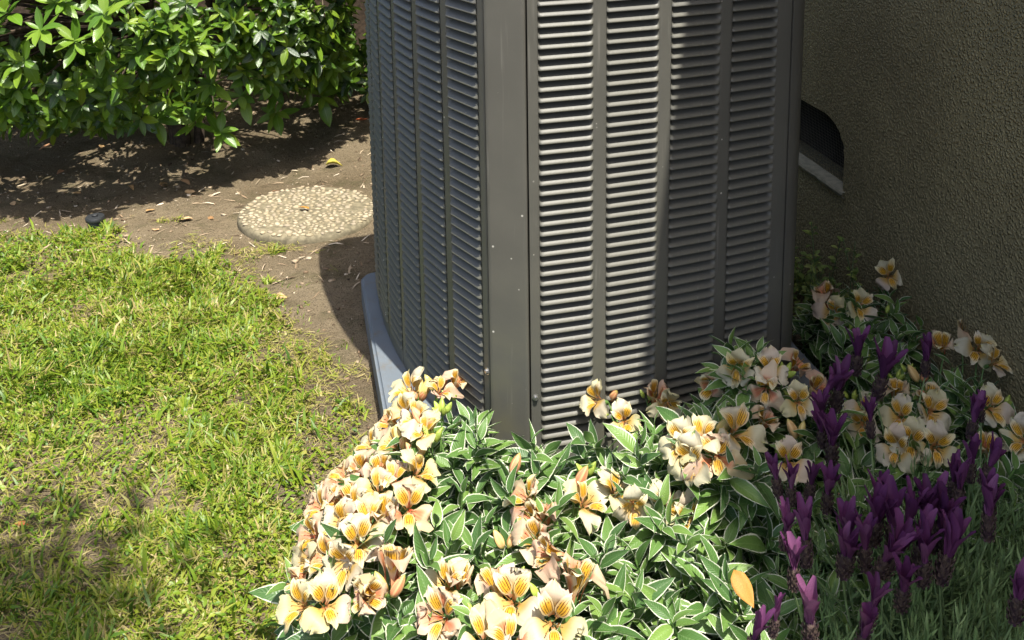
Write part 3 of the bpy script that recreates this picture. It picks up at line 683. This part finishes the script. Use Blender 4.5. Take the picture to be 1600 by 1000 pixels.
while cnt < 3400:
    i = random.choices(range(len(lobes)), wts)[0]; p, nrm, k = surf_pt(i)
    if p.z < .1: continue
    if any(sum(((p[a] - c[a]) / r[a]) ** 2 for a in range(3)) < .72 for j, (c, r) in enumerate(lobes) if j != i): continue
    qx, qy, qd = proj(p)
    if qx > 545 and qy > -120 and qd < 3.9: continue
    if i not in (0, 9) and p.y < 3.75 and float(noise2(p.x * 1.0 + p.z * .7, p.y * .5 + p.z * 1.3, 4.2, 77)) < (.36 if p.z > .35 else .48): continue
    if p.y > 4.3 and random.random() < .6: continue
    ax = nrm + Vector((0, 0, .55)) + Vector((random.gauss(0, .35), random.gauss(0, .35), random.gauss(0, .3)))
    rosette(p, ax, random.randint(6, 10), random.uniform(.045, .075), random.random() < .4); cnt += 1
    if p.z > .15 and qd < 3.9: rosettes.append(p)
# the drooping sprays that stand out against the dark below
for px, py, yy in ((245, 185, 3.1), (345, 205, 3.12), (30, 145, 2.85), (115, 62, 2.8), (215, 80, 2.9), (480, 12, 3.2), (515, 105, 3.4), (300, 70, 2.95), (375, 150, 3.2), (150, 120, 2.95), (430, 140, 3.35), (60, 45, 2.75), (505, 150, 3.45), (95, 165, 2.95), (300, 190, 3.15), (190, 150, 3.0), (430, 175, 3.35), (20, 100, 2.8), (270, 120, 3.0), (330, 130, 3.1), (470, 90, 3.3), (160, 20, 2.75), (390, 60, 3.1)):
    d = ray(px, py); p = EYE + d * (yy / d.y); rosette(p, Vector((random.gauss(0, .3), -.75, .65)), 9, random.uniform(.075, .09), True); rosettes.append(p)
def inframe(mt):
    qx, qy, qd = proj(mt.translation); return (qx > -20 and qx < 580 and qy > -15 and qy < 260), qd
cands = sorted([(inframe(mt)[1], i, lst) for lst in (0, 1) for i, (mt, t_) in enumerate((old, young)[lst]) if inframe(mt)[0]], key=lambda q: q[0])[:300]
pick = [set(i for _, i, l in cands if l == 0), set(i for _, i, l in cands if l == 1)]
base = Matrix.Translation((-sb.x, -sb.y, 0))
for lst, mn in ((0, 'shrub_leaf'), (1, 'shrub_leaf_young')):
    tms = [tmesh('leaf', T, MAT[mn]) for T in shrubT]; rest = [[], [], []]; tn = [[], [], []]
    for i, (mt, t_) in enumerate((old, young)[lst]):
        if i in pick[lst]: link('leaf', tms[i % 3], shrub, None, base @ mt)
        else: rest[i % 3].append(base @ mt); tn[i % 3].append(t_)
    o = batch('foliage', list(zip(shrubT, rest, tn)), MAT[mn], shrub); o['kind'] = 'stuff'
# trunk and limbs
def limb(a, b, r0_, r1_, sag=.06, n=7):
    a, b = Vector(a), Vector(b); pts = []
    for k in range(n + 1):
        s = k / n; p = a.lerp(b, s); p += Vector((math.sin(s * 5 + b.x * 3), math.cos(s * 4 + b.y * 5), 0)) * sag * s * (1 - s) * 2; p.z += sag * 1.5 * math.sin(s * math.pi); pts.append(p - Vector((sb.x, sb.y, 0)))
    return pts, [r0_ + (r1_ - r0_) * k / n for k in range(n + 1)]
tr = MB(); forks = [(sb.x + .02, sb.y + .02, .3), (sb.x - .1, sb.y + .06, .42), (sb.x + .13, sb.y + .08, .4)]
tr.tube(*limb((sb.x, sb.y, -.05), forks[0], .032, .022), n=9); tr.tube(*limb((sb.x - .03, sb.y + .03, -.05), forks[1], .022, .014), n=8); tr.tube(*limb((sb.x + .05, sb.y + .02, -.05), forks[2], .02, .013), n=8)
link('trunk', tr.mesh('trunk', True), shrub, MAT['bark'])
br = MB()
for p in random.sample(rosettes, min(150, len(rosettes))):
    f_ = min(forks, key=lambda q: (Vector(q) - p).length); br.tube(*limb(f_, p, .009, .0018, .05), n=5, cap=False)
link('branches', br.mesh('branches', True), shrub, MAT['bark'])
for px, py, yy in ((228, 68, 2.95), (256, 70, 3.0), (115, 107, 2.9), (125, 111, 2.9), (405, 120, 3.3), (402, 106, 3.3), (227, 54, 2.95), (500, 60, 3.3), (300, 100, 3.0)):
    d = ray(px, py); p = EYE + d * (yy / d.y) - Vector((sb.x, sb.y, 0))
    link('fruit', MB().lathe([(.001, -.0075), (.005, -.0058), (.0076, 0), (.005, .0058), (.001, .0075)], 10, p).mesh('fruit', True), shrub, MAT['fruit_green'])
# the fence closing the yard behind the shrub
fp = W(-1.2, 5.35)
fence = empty('board_fence', (fp.x, fp.y, 0), 'dark brown board fence behind the shrub', 'fence', rz=AW * .2)
bme = MB().box(-.068, .068, -.009, .009, -.05, 1.7).mesh('board', False, .003)
bme.materials.append(MAT['bark'])
for k in range(44): link('board', bme, fence, None, Matrix.Translation((-3.4 + k * .143, random.uniform(0, .004), random.uniform(-.01, .01))))
for z in (.35, 1.3): link('rail', MB().box(-3.5, 2.9, .012, .05, z, z + .08).mesh('rail'), fence, MAT['bark'])

# ================================================================== ALSTROEMERIA
def pet_c(Rr, dep, flare):
    def f(t): return (.0035 + Rr * (t ** 1.35), -dep * (1 - t) ** 1.7 - flare * max(0, t - .62) ** 2 * Rr * 4)
    return f
def outer_w(t): return .0190 * max(.13 + .45 * t * t if t < .6 else 0, math.sqrt(max(.02, 1 - ((t - .66) / .35) ** 2)))
def inner_w(t): return .0086 * max(.2 + .3 * t if t < .5 else 0, math.sqrt(max(.015, 1 - ((t - .6) / .41) ** 2)))
OUT = [tmesh('petal', sheet(13, 9, outer_w, pet_c(.037, .028, fl), .12, .13, 0, s, .009), MAT['cream_petal']) for s, fl in enumerate((.15, .3, .5, .1, .4, .7, .2))]
INN = [tmesh('petal', sheet(11, 7, inner_w, pet_c(.030, .024, fl), .2, .1, 0, 7 + s, .006), MAT['streaked_petal']) for s, fl in enumerate((.1, .35, .6, .8, .2))]
OUTK = [tmesh('petal', sheet(13, 9, outer_w, pet_c(.036, .029, fl), .14, .13, 0, s + 30, .009), MAT['coral_petal']) for s, fl in enumerate((.2, .45, .8))]
OUTC = [tmesh('petal', sheet(10, 9, outer_w, pet_c(.021, .045, fl), .30, .14, 0, 13 + s, .008), MAT['coral_petal']) for s, fl in enumerate((.5, .9, 1.6, 2.2))]   # half-open trumpets
INNC = [tmesh('petal', sheet(9, 5, inner_w, pet_c(.018, .044, fl), .3, .08, 0, 17 + s), MAT['streaked_petal']) for s, fl in enumerate((.2, .5))]
fm = MB().lathe([(.0012, -.052), (.0042, -.047), (.0048, -.041), (.003, -.034)], 8)
HEART = fm.mesh('flower', True); HEART.materials.append(MAT['green_stem'])
sm_ = MB()
for k in range(6):
    a = k * 1.05 + .3; e = .010 + .002 * (k % 3); q = (e * math.cos(a), -.004 + e * math.sin(a))
    sm_.tube([(0, 0, -.036), (q[0] * .5, q[1] * .5 - .003, -.018), (q[0], q[1] - .004, -.003)], .00055, 4, False).lathe([(.0003, -.0022), (.0011, 0), (.0003, .0022)], 5, (q[0], q[1] - .004, -.002))
STAM = sm_.mesh('stamens'); STAM.materials.append(MAT['anther'])
bt = []
for i in range(9):
    t_ = i / 8; r_ = .0075 * math.sin(math.pi * (t_ ** .8)) ** .75 + .0006
    bt += [(r_ * (1 + .1 * math.cos(3 * a)) * math.cos(a), r_ * (1 + .1 * math.cos(3 * a)) * math.sin(a), t_ * .036) for a in [2 * math.pi * k / 10 for k in range(11)]]
bF = np.array([(i * 11 + k, i * 11 + k + 1, (i + 1) * 11 + k + 1, (i + 1) * 11 + k) for i in range(8) for k in range(10)])
bU = np.array([(k / 10, i / 8) for i in range(9) for k in range(11)])
BUD = tmesh('bud', (np.array(bt), bF, bU), MAT['coral_bud']); GBUD = tmesh('bud', (np.array(bt) * .62, bF, bU), MAT['green_bud'])
leafT = [sheet(7, 5, lambda t: (.165 + .02 * s) * lance(t, .82), lambda t, s=s: (t, -.28 * t * t * (.4 + .5 * s)), .45 - .1 * s, .05, .35 * (s - 1), s) for s in range(4)]
LEAFM = [tmesh('leaf', T, MAT['variegated_leaf']) for T in leafT]

def dome(domes, x, y):
    h = 0
    for cx, cy, rx, ry, hh in domes:
        q = 1 - ((x - cx) / rx) ** 2 - ((y - cy) / ry) ** 2
        if q > 0: h = max(h, hh * (.32 + .68 * q ** .6))
    return h
def canopy_hit(domes, px, py, lift):
    d = ray(px, py); best = None
    for k in range(400):
        t_ = .7 + k * .006; p = EYE + d * t_
        if p.z < .02: break
        h = dome(domes, p.x, p.y)
        if h > 0 and p.z <= h + lift: return p
        if h > 0: best = p
    return None
def stem_mesh(a, b, r, bend):
    a, b = Vector(a), Vector(b); L_ = (b - a).length; pts = []
    for k in range(6):
        s = k / 5; p = a.lerp(b, s) + Vector((bend[0], bend[1], 0)) * L_ * s * (1 - s); pts.append(p)
    return MB().tube(pts, [r * 1.15, r * 1.1, r, r, r * .9, r * .7], 6, False).mesh('stem', True)
def flower(plant, b, p, ax, ay, kind, size, coral=.2):
    """p = face of the flower, ax/ay = degrees it turns right/up from looking at the camera"""
    view = (EYE - p).normalized(); rt = view.cross(Vector((0, 0, 1))).normalized() * -1; upv = rt.cross(view) * -1
    if upv.z < 0: upv = -upv
    f = (view * math.cos(R(ax)) * math.cos(R(ay)) + rt * math.sin(R(ax)) * math.cos(R(ay)) + upv * math.sin(R(ay))).normalized()
    yv = Vector((0, 0, 1)) - f * f.z
    if yv.length < .2: yv = upv - f * upv.dot(f)
    yv.normalize(); xv = yv.cross(f); yv = (yv * math.cos(rl := random.gauss(0, .22)) + xv * math.sin(rl)).normalized(); xv = yv.cross(f); s = size
    M = Matrix(((xv.x * s, yv.x * s, f.x * s, p.x - b.x), (xv.y * s, yv.y * s, f.y * s, p.y - b.y), (xv.z * s, yv.z * s, f.z * s, p.z), (0, 0, 0, 1)))
    fo = link('flower', HEART, plant, None, M); op = kind == 'o'; outs = (OUTK if random.random() < coral else OUT) if op else OUTC
    for a in (0, 122, 238):
        link('petal', random.choice(outs), fo, None, Matrix.Rotation(R(a + random.gauss(0, 5)), 4, 'Z') @ Matrix.Rotation(random.gauss(0, .11), 4, 'X') @ Matrix.Diagonal((random.uniform(.9, 1.1), random.uniform(.92, 1.06), 1, 1)))
    for a in (37, -37, 180):
        link('petal', random.choice(INN if op else INNC), fo, None, Matrix.Translation((0, 0, .0028)) @ Matrix.Rotation(R(a + random.gauss(0, 4)), 4, 'Z') @ Matrix.Rotation(random.gauss(.03, .06), 4, 'X') @ Matrix.Diagonal((random.uniform(.95, 1.15), random.uniform(.92, 1.05), 1, 1)))
    link('stamens', STAM, fo)
    k = M @ Vector((0, 0, -.051)); foot = Vector((k.x * .55, k.y * .55, 0)) + Vector((random.gauss(0, .02), random.gauss(0, .02), .0))
    link('stem', stem_mesh(foot, k, .0019, (k.x * .3 + random.gauss(0, .08), k.y * .3 + random.gauss(0, .08))), plant, MAT['green_stem'])
def buds(plant, b, p, n, green):
    foot = Vector(((p.x - b.x) * .5, (p.y - b.y) * .5, 0)); top = Vector((p.x - b.x, p.y - b.y, p.z - .03))
    link('stem', stem_mesh(foot, top, .0018, (0, 0)), plant, MAT['green_stem'])
    for k in range(n):
        a = k * 2.4 + random.random(); d = Vector((math.cos(a) * .7, math.sin(a) * .7, 1 + random.gauss(0, .2)))
        q = d.normalized().to_track_quat('Z', 'Y').to_matrix().to_4x4(); s = random.uniform(.75, 1.1)
        link('bud', GBUD if green else BUD, plant, None, Matrix.Translation(top + Vector((math.cos(a), math.sin(a), 0)) * .004) @ q @ Matrix.Diagonal((s, s, s, 1)))
def plant_leaves(plant, b, domes, nsh, nobj, blocked=None, zmin=.04, Ls=(.045, .072)):
    lv, sh = [], MB(); tries = 0; c = 0
    while c < nsh and tries < nsh * 30:
        tries += 1; dm = random.choices(domes, [q[2] * q[3] for q in domes])[0]
        a, r_ = random.uniform(0, 6.283), math.sqrt(random.random()); x, y = dm[0] + dm[2] * r_ * math.cos(a), dm[1] + dm[3] * r_ * math.sin(a)
        if blocked and blocked(x, y): continue
        h = dome(domes, x, y); c += 1
        top = Vector((x, y, max(zmin, h * random.uniform(.55, 1.0)))); lean = Vector(((x - dm[0]) / dm[2] * .45 + random.gauss(0, .12), (y - dm[1]) / dm[3] * .45 + random.gauss(0, .12), 1)).normalized()
        sh.tube([top - lean * min(.16, top.z) - Vector((b.x, b.y, 0)), top - Vector((b.x, b.y, 0))], [.0022, .0014], 5, False)
        nl = random.randint(9, 14); a0 = random.uniform(0, 6.28)
        for k in range(nl):
            s = k / (nl - 1); a = a0 + k * 2.399; el = .05 + .95 * s ** 1.6 + random.gauss(0, .18)
            ox = lean.orthogonal().normalized(); oy = lean.cross(ox)
            d = (ox * math.cos(a) + oy * math.sin(a)) * math.cos(el) + lean * math.sin(el)
            L_ = random.uniform(*Ls) * (1 - .4 * max(0, s - .7) / .3)
            q = top - lean * (.085 * (1 - s)); tip = q + d * L_
            if blocked and blocked(tip.x, tip.y): continue
            if q.z < .012: continue
            lv.append((frame(q, d, lean + Vector((random.gauss(0, .35), random.gauss(0, .35), random.gauss(0, .2))), L_), random.random() * .75 + .25 * s, q.z / (h + .01)))
    link('shoots', sh.mesh('shoots', True), plant, MAT['green_stem'])['kind'] = 'stuff'
    T = Matrix.Translation((-b.x, -b.y, 0)); sc_l = []
    for i, (mt, t_, hr) in enumerate(lv):
        qx, qy, qd = proj(mt.translation)
        vis = -10 < qx < 1610 and 0 < qy < 1010
        sc_l.append((-(hr + (.25 if vis else -5) + random.random() * .1), i))
    own = set(i for _, i in sorted(sc_l)[:nobj])
    rest = [[], [], [], []]; tn = [[], [], [], []]
    for i, (mt, t_, hr) in enumerate(lv):
        if i in own: link('leaf', LEAFM[i % 4], plant, None, T @ mt)
        else: rest[i % 4].append(T @ mt); tn[i % 4].append(t_)
    batch('foliage', list(zip(leafT, rest, tn)), MAT['variegated_leaf'], plant)['kind'] = 'stuff'
def in_unit(x, y, mrg=.004):
    u = x * UX + y * UY; v = -x * UY + y * UX
    return (u > pu0 - mrg and v > 1.56 - mrg + abs(u - .39) * (.12 if u > .39 else .42)) if u < .95 else (u > WU - .012 or (u < 1.04 and v > 1.62))

PLANTS = []
def alstro(label, c, domes, nsh, nobj, flowers, budl, lift=.012):
    b = Vector((c[0], c[1], 0)); pl = empty('alstroemeria', b, label, 'flowering plant', 'alstroemeria plants around the air conditioner')
    plant_leaves(pl, b, domes, nsh, nobj, lambda x, y: in_unit(x, y))
    for px, py, ax, ay, kind, s in flowers:
        p = canopy_hit(domes, px, py, lift)
        if p is None:
            zz = .10 if px < 600 else .2; p = gp(px, py, zz)
        flower(pl, b, p, ax, ay, kind, s * .97, .38 if px < 850 and py > 560 else .12)
    for px, py, n, green in budl:
        p = canopy_hit(domes, px, py, lift) or gp(px, py, .2); buds(pl, b, p, n, green)
    return pl
A = [(-.155, 1.36, .205, .29, .235), (-.115, 1.475, .12, .13, .295)]
alstro('cream and coral flowered variegated plant at the lawn edge below the blue grey pad', (-.15, 1.36), A, 150, 200,
       [(640, 792, 5, 8, 'o', 1.0), (560, 845, 5, 10, 'o', 1.0), (512, 940, 8, 10, 'o', 1.0), (462, 945, -40, 10, 'o', .95), (662, 732, 45, 30, 'o', .9), (533, 885, -30, -15, 'o', .95),
        (615, 858, 10, 78, 's', 1.15), (560, 932, -55, 5, 's', 1.0), (632, 602, -50, 40, 'o', 1.0), (718, 588, 40, 50, 's', .85), (608, 688, -45, 35, 'o', .85), (572, 690, -55, 40, 'o', .85),
        (592, 722, -20, 55, 's', .9), (548, 762, -30, 60, 's', 1.0), (492, 792, -60, 25, 'o', .95), (478, 835, -65, 15, 'o', .9), (525, 815, -40, 20, 'o', 1.0), (598, 790, -10, 45, 's', .95),
        (572, 808, -15, 30, 'o', .9), (502, 758, -65, 40, 's', .9), (470, 880, -70, 10, 'o', .85), (455, 912, -60, -5, 's', .9), (530, 737, -45, 45, 'o', .85), (557, 722, -30, 40, 's', .85),
        (645, 648, -35, 35, 'o', .8), (585, 930, 30, 0, 's', .9), (500, 870, -45, 20, 'o', .9), (615, 740, 0, 50, 'o', .8), (545, 790, -50, 30, 'o', .9), (690, 605, 20, 40, 'o', .8), (660, 668, -20, 30, 'o', .8), (625, 640, -50, 20, 'o', .9), (600, 655, -60, 30, 's', .9), (520, 775, -50, 30, 's', .9), (585, 760, -20, 30, 'o', .9)],
       [(680, 588, 2, False), (690, 620, 5, True), (665, 640, 3, False), (650, 690, 3, False), (675, 660, 4, True), (605, 905, 2, False), (640, 705, 4, True), (655, 600, 4, False), (705, 600, 4, True), (630, 670, 3, False)])
B = [(.06, 1.17, .27, .30, .235), (.23, 1.2, .2, .26, .2), (.42, 1.28, .16, .16, .18), (.0, 1.43, .17, .13, .245), (.05, 1.5, .12, .1, .2)]
alstro('broad variegated plant with cream streaked flowers directly before the grey corner post', (.08, 1.18), B, 270, 300,
       [(692, 910, -30, 25, 'o', .95), (685, 962, -20, 5, 'o', 1.0), (800, 932, -5, 12, 'o', 1.05), (866, 972, 5, 0, 'o', 1.1), (757, 992, 0, 20, 'o', .9), (797, 997, 10, 20, 'o', .9), (772, 895, -20, 55, 's', 1.0),
        (905, 885, 20, 60, 's', 1.15), (920, 778, 30, 30, 'o', 1.05), (828, 832, -35, 30, 's', 1.05), (845, 862, -60, 10, 's', 1.0), (815, 772, -50, 30, 'o', .95), (845, 790, -20, 60, 's', 1.0), (968, 762, 35, 30, 'o', .9),
        (990, 800, 10, -35, 'o', .9), (1045, 785, 20, 30, 'o', .95), (1075, 812, 40, -10, 'o', .95), (720, 890, 10, 50, 's', .9), (820, 805, -45, 20, 's', .9)],
       [(895, 735, 1, False), (795, 718, 1, False), (950, 720, 5, True), (915, 715, 4, True), (805, 880, 3, True), (790, 830, 2, False), (745, 935, 3, True), (1000, 740, 3, True), (845, 905, 3, True)])
C = [(.30, 1.43, .2, .155, .29), (.46, 1.5, .17, .16, .28), (.385, 1.55, .09, .08, .38), (.13, 1.47, .14, .1, .22)]
alstro('cream flowered variegated plant leaning on the front louvers of the air conditioner', (.33, 1.44), C, 190, 240,
       [(925, 622, -45, 10, 'o', .85), (977, 656, 5, 5, 'o', .82), (1030, 608, 30, 45, 's', 1.05), (1043, 638, 10, -30, 'o', .85), (1112, 545, -40, -15, 'o', .85), (1152, 578, 0, -25, 'o', .9), (1205, 575, 5, 15, 'o', .85),
        (1105, 606, -30, -20, 's', 1.0), (1252, 562, 45, 40, 's', 1.0), (1158, 668, 30, 25, 'o', 1.1), (1060, 690, -35, 10, 'o', .95), (1075, 722, -30, -15, 'o', 1.0), (1120, 712, 5, 0, 'o', 1.05),
        (1095, 676, -10, 35, 'o', .9), (1235, 720, 10, 5, 'o', .9), (1250, 628, 10, 0, 'o', .8), (1200, 648, 40, 50, 's', .9), (1282, 600, 30, 30, 's', .9), (1195, 610, -10, -20, 'o', .8)],
       [(950, 600, 3, False), (955, 625, 3, True), (1115, 650, 2, False), (1225, 690, 4, True), (1250, 660, 2, False), (1225, 560, 4, True), (1010, 600, 3, True), (1240, 600, 4, True)])
D_ = [(.74, 1.98, .135, .2, .2), (.66, 1.88, .1, .12, .15)]
alstro('small shaded variegated plant at the foot of the stucco wall behind the lavender', (.74, 1.96), D_, 85, 130,
       [(1390, 430, 5, 5, 'o', .95), (1347, 478, 25, 5, 'o', .95), (1298, 488, -15, 0, 'o', .95), (1286, 448, -30, 55, 's', 1.05)],
       [(1328, 495, 1, True), (1385, 470, 1, True), (1392, 540, 4, True), (1345, 545, 3, True)])
E_ = [(.78, 1.58, .17, .24, .24), (.64, 1.5, .16, .2, .24)]
alstro('shaded variegated plant with pale flowers against the stucco wall beside the lavender', (.72, 1.56), E_, 120, 180,
       [(1530, 545, 5, 5, 'o', .95), (1515, 508, 20, 50, 's', 1.0), (1470, 530, -10, 40, 's', 1.0), (1562, 562, 45, 30, 'o', .85), (1405, 648, -10, 10, 'o', .85), (1450, 612, -15, 45, 's', 1.05), (1460, 642, 20, 10, 'o', .9),
        (1398, 702, -20, -10, 'o', .9), (1425, 690, 0, 5, 'o', .9), (1465, 700, 15, -5, 'o', .9), (1348, 640, -20, 10, 'o', .8), (1345, 665, -10, -15, 'o', .8), (1555, 636, 25, 10, 'o', .9), (1592, 684, -25, 5, 'o', .95),
        (1545, 690, 10, 40, 's', .9), (1278, 818, -40, 5, 'o', .9), (1325, 768, 10, 20, 's', .8), (1400, 600, -20, 60, 's', .9)],
       [(1400, 570, 3, True), (1440, 575, 2, False), (1420, 560, 3, True), (1330, 600, 3, True), (1490, 690, 3, True), (1570, 610, 3, True)])
fallen('orange_leaf', 1162, 921, .05, 'orange_leaf', 'single orange leaf resting on green and white foliage', z=.235, curl=.25, az=-1.2, tilt=.35)

# ================================================================== LAVENDER
brT = [sheet(7, 5, lambda t: (.105 + .035 * s) * math.sin(math.pi * min(1, (t * .9 + .1) ** 1.1 * .93)) ** .8 + .02, lambda t, s=s: (t, -.22 * t * t + .12 * t + .04 * s), .5, .22, .3 * (s - 1), s) for s in range(3)]
BRACT = [tmesh('bract', T, MAT['purple_bract']) for T in brT]; SUN_BRACT = [tmesh('bract', T, MAT['sunlit_bract']) for T in brT]
sv_, sf_ = [], []
sk = MB(); hS = .024
sk.lathe([(.001, 0), (.0045, .001), (.0058, .008), (.006, .016), (.005, .022), (.001, .025)], 8)
for r_ in range(7):
    for k in range(7):
        a = 2 * math.pi * (k + .5 * (r_ % 2)) / 7; z = .001 + r_ * .0034; rr = .0052 + .0011 * math.sin(r_ / 6 * math.pi)
        c_, s_ = math.cos(a), math.sin(a); tx, ty = -s_, c_
        sk.add([(rr * c_ - tx * .0022, rr * s_ - ty * .0022, z), (rr * c_ + tx * .0022, rr * s_ + ty * .0022, z), ((rr + .0022) * c_, (rr + .0022) * s_, z + .0044), ((rr + .0026) * c_, (rr + .0026) * s_, z + .0012)], [(0, 1, 3), (1, 2, 3), (2, 0, 3)])
SPIKE = sk.mesh('flower_spike'); SPIKE.materials.append(MAT['spike_scale'])
lb = Vector((.57, 1.2, 0))
lav = empty('lavender', lb, 'shaded lavender bush with dark purple flower spikes topped by petal tufts', 'lavender')
LD = [(.58, 1.18, .27, .31, .25), (.66, 1.38, .18, .25, .235), (.48, 1.08, .16, .18, .2)]
def lav_h(x, y): return dome(LD, x, y)
heads = [(1340, 552, 1.0), (1380, 585, 1.1), (1447, 560, .8), (1310, 605, 1.1), (1300, 690, 1.0), (1283, 645, .9), (1360, 655, .7), (1522, 655, .8), (1548, 725, .8), (1518, 720, .8), (1500, 760, .8), (1212, 745, .75), (1236, 758, .75),
         (1268, 752, .75), (1294, 768, .85), (1258, 838, .95), (1325, 832, 1.0), (1318, 862, .9), (1352, 852, .95), (1370, 812, 1.0), (1394, 815, 1.05), (1420, 812, 1.0), (1400, 862, 1.0), (1452, 808, 1.15), (1470, 818, 1.1), (1482, 862, 1.1), (1440, 850, 1.0),
         (1545, 800, .95), (1413, 918, .95), (1365, 945, .9), (1240, 885, .8), (1266, 968, 1.0), (1350, 990, .9), (1592, 930, 1.0), (1212, 965, .6), (1180, 994, .8), (1490, 748, .8), (1385, 872, .9)]
heads += [(px + random.uniform(-38, 38), py + random.uniform(-30, 34), s * random.uniform(.7, .95)) for px, py, s in heads[15:28:2] + heads[3:8:2]]
for i, (px, py, s) in enumerate(heads):
    z = .315 - .02 * min(1, max(0, (py - 545) / 260)); p = gp(px, py, z); s *= 1.12
    lean = Vector((random.gauss(.02, .12), random.gauss(-.02, .12), 1)).normalized()
    q = lean.to_track_quat('Z', 'Y').to_matrix().to_4x4() @ Matrix.Rotation(random.uniform(0, 6.28), 4, 'Z')
    bpos = p - lb - lean * .038 * s
    so = link('flower_spike', SPIKE, lav, None, Matrix.Translation(bpos) @ q @ Matrix.Diagonal((s * 1.1, s * 1.1, s * 1.45, 1)))
    nb = random.randint(6, 9); sun_paled = i == 31
    if sun_paled: so['label'] = 'purple flower spike with sunlight painted into its paler tuft'
    for k in range(nb):
        a = k * 6.283 / nb + random.gauss(0, .2); sp_ = random.uniform(.08, .5); d = Vector((math.cos(a) * sp_, math.sin(a) * sp_, 1))
        link('bract', (SUN_BRACT if sun_paled else BRACT)[k % 3], so, None, frame((math.cos(a) * .0025, math.sin(a) * .0025, .0215), d, (-math.cos(a), -math.sin(a), .2), random.uniform(.024, .040)))
    foot = Vector(((bpos.x) * .65 + random.gauss(0, .03), (bpos.y) * .65 + random.gauss(0, .03), .12))
    link('stem', stem_mesh(foot, bpos, .0016, (random.gauss(0, .06), random.gauss(0, .06))), lav, MAT['lavender_stem'])
# narrow leaves on many shoots
roots, azs, l0, l1, Ls, Ws, tn = [], [], [], [], [], [], []; shm = MB(); c = 0
while c < 560:
    d = random.choice(LD); a, r_ = random.uniform(0, 6.283), math.sqrt(random.random()); x, y = d[0] + d[2] * r_ * math.cos(a), d[1] + d[3] * r_ * math.sin(a)
    if in_unit(x, y, .0) or x * UX + y * UY > WU - .03: continue
    h = lav_h(x, y) * random.uniform(.6, 1.06); c += 1
    lean = Vector(((x - d[0]) / d[2] * .5 + random.gauss(0, .15), (y - d[1]) / d[3] * .5 + random.gauss(0, .15), 1)).normalized()
    top = Vector((x, y, h)); L_ = min(.17, h * .9); shm.tube([top - lean * L_ - lb, top - lb], [.0014, .0008], 4, False); t0 = random.uniform(.1, .8)
    for k in range(40):
        s = k / 39; q = top - lean * L_ * (1 - s); a = k * 1.57 + (k // 2 % 2) * .8 + random.gauss(0, .3)
        roots.append(q - lb); azs.append(a); e = 1.25 - .95 * s ** 3 + random.gauss(0, .15); l0.append(e); l1.append(e - .35 + random.gauss(0, .2)); Ls.append(random.uniform(.018, .04) * (1 - .3 * s)); Ws.append(random.uniform(.0020, .0036)); tn.append(min(1, max(0, t0 * .6 + .4 * s + random.gauss(0, .12))))
ar = np.array
fo = blades('foliage', ar([list(q) for q in roots]), ar(azs), ar(l0), ar(l1), ar(Ls), ar(Ws), ar(tn), MAT['lavender_leaf'], lav); fo['kind'] = 'stuff'
link('shoots', shm.mesh('shoots', True), lav, MAT['lavender_stem'])['kind'] = 'stuff'

# ================================================================== WEEDS AT THE WALL
wb = W(1.19, 2.2); weed = empty('wall_weed', (wb.x, wb.y, 0), 'thin yellow green weed climbing the stucco wall under the vent', 'weed')
wl, wt, wst = [], [], MB()
for k in range(130):
    f_ = W(1.255 - abs(random.gauss(0, .06)), random.uniform(1.85, 2.42)); h = random.uniform(.03, .13) if k > 12 else random.uniform(.12, .26); x = Vector((f_.x - wb.x, f_.y - wb.y, 0)); tip = x + W(-abs(random.gauss(.02, .02)), random.gauss(0, .05), h)
    wst.tube([x, x.lerp(tip, .5) + Vector((random.gauss(0, .01), random.gauss(0, .01), 0)), tip], .0009, 4, False)
    for j in range(int(h * 80) + 3):
        s = random.random(); q = x.lerp(tip, s); a = random.uniform(0, 6.28)
        wl.append(frame(q, (math.cos(a), math.sin(a), random.uniform(-.2, .6)), (-.4, 0, 1), random.uniform(.011, .026), None)); wt.append(random.random())
batch('foliage', [(small_leaf(), wl, wt)], MAT['weed_leaf'], weed)['kind'] = 'stuff'
link('stems', wst.mesh('stems', True), weed, MAT['lavender_stem'])['kind'] = 'stuff'

# ================================================================== TREE beside the lawn, its crown shades the corner of the turf
tb = (-1.75, .25); tree = empty('garden_tree', (tb[0], tb[1], 0), 'slender leafy tree shading the near corner of the lawn', 'tree')
tm = MB(); tm.tube([(0, 0, -.1), (.03, .02, .5), (.1, .08, 1.1), (.2, .12, 1.7), (.3, .2, 2.3)], [.05, .042, .034, .026, .014], 10)
link('trunk', tm.mesh('trunk', True), tree, MAT['bark'])
crown = [((1.53, .07, 3.2), (.24, .2, .25)), ((.35, .15, 2.2), (.6, .5, .4)), ((-.1, -.1, 2.4), (.6, .6, .45))]
bm2 = MB()
for c_, r_ in crown: bm2.tube([(.2, .12, 1.65), ((.2 + c_[0]) / 2, (.12 + c_[1]) / 2, c_[2] - .1), c_], [.018, .012, .004], 6, False)
link('branches', bm2.mesh('branches', True), tree, MAT['bark'])
ms, tn = [], []
for (c_, r_), nn in zip(crown, (560, 900, 900)):
    for k in range(nn):
        d = Vector((random.gauss(0, .5), random.gauss(0, .5), random.gauss(0, .5))); a = random.uniform(0, 6.28)
        ms.append(frame((c_[0] + d.x * r_[0], c_[1] + d.y * r_[1], c_[2] + d.z * r_[2]), (math.cos(a), math.sin(a), random.gauss(-.2, .4)), (random.gauss(0, .4), random.gauss(0, .4), 1), random.uniform(.06, .09))); tn.append(random.random())
batch('crown', [(shrubT[1], ms, tn)], MAT['tree_leaf'], tree)['kind'] = 'stuff'
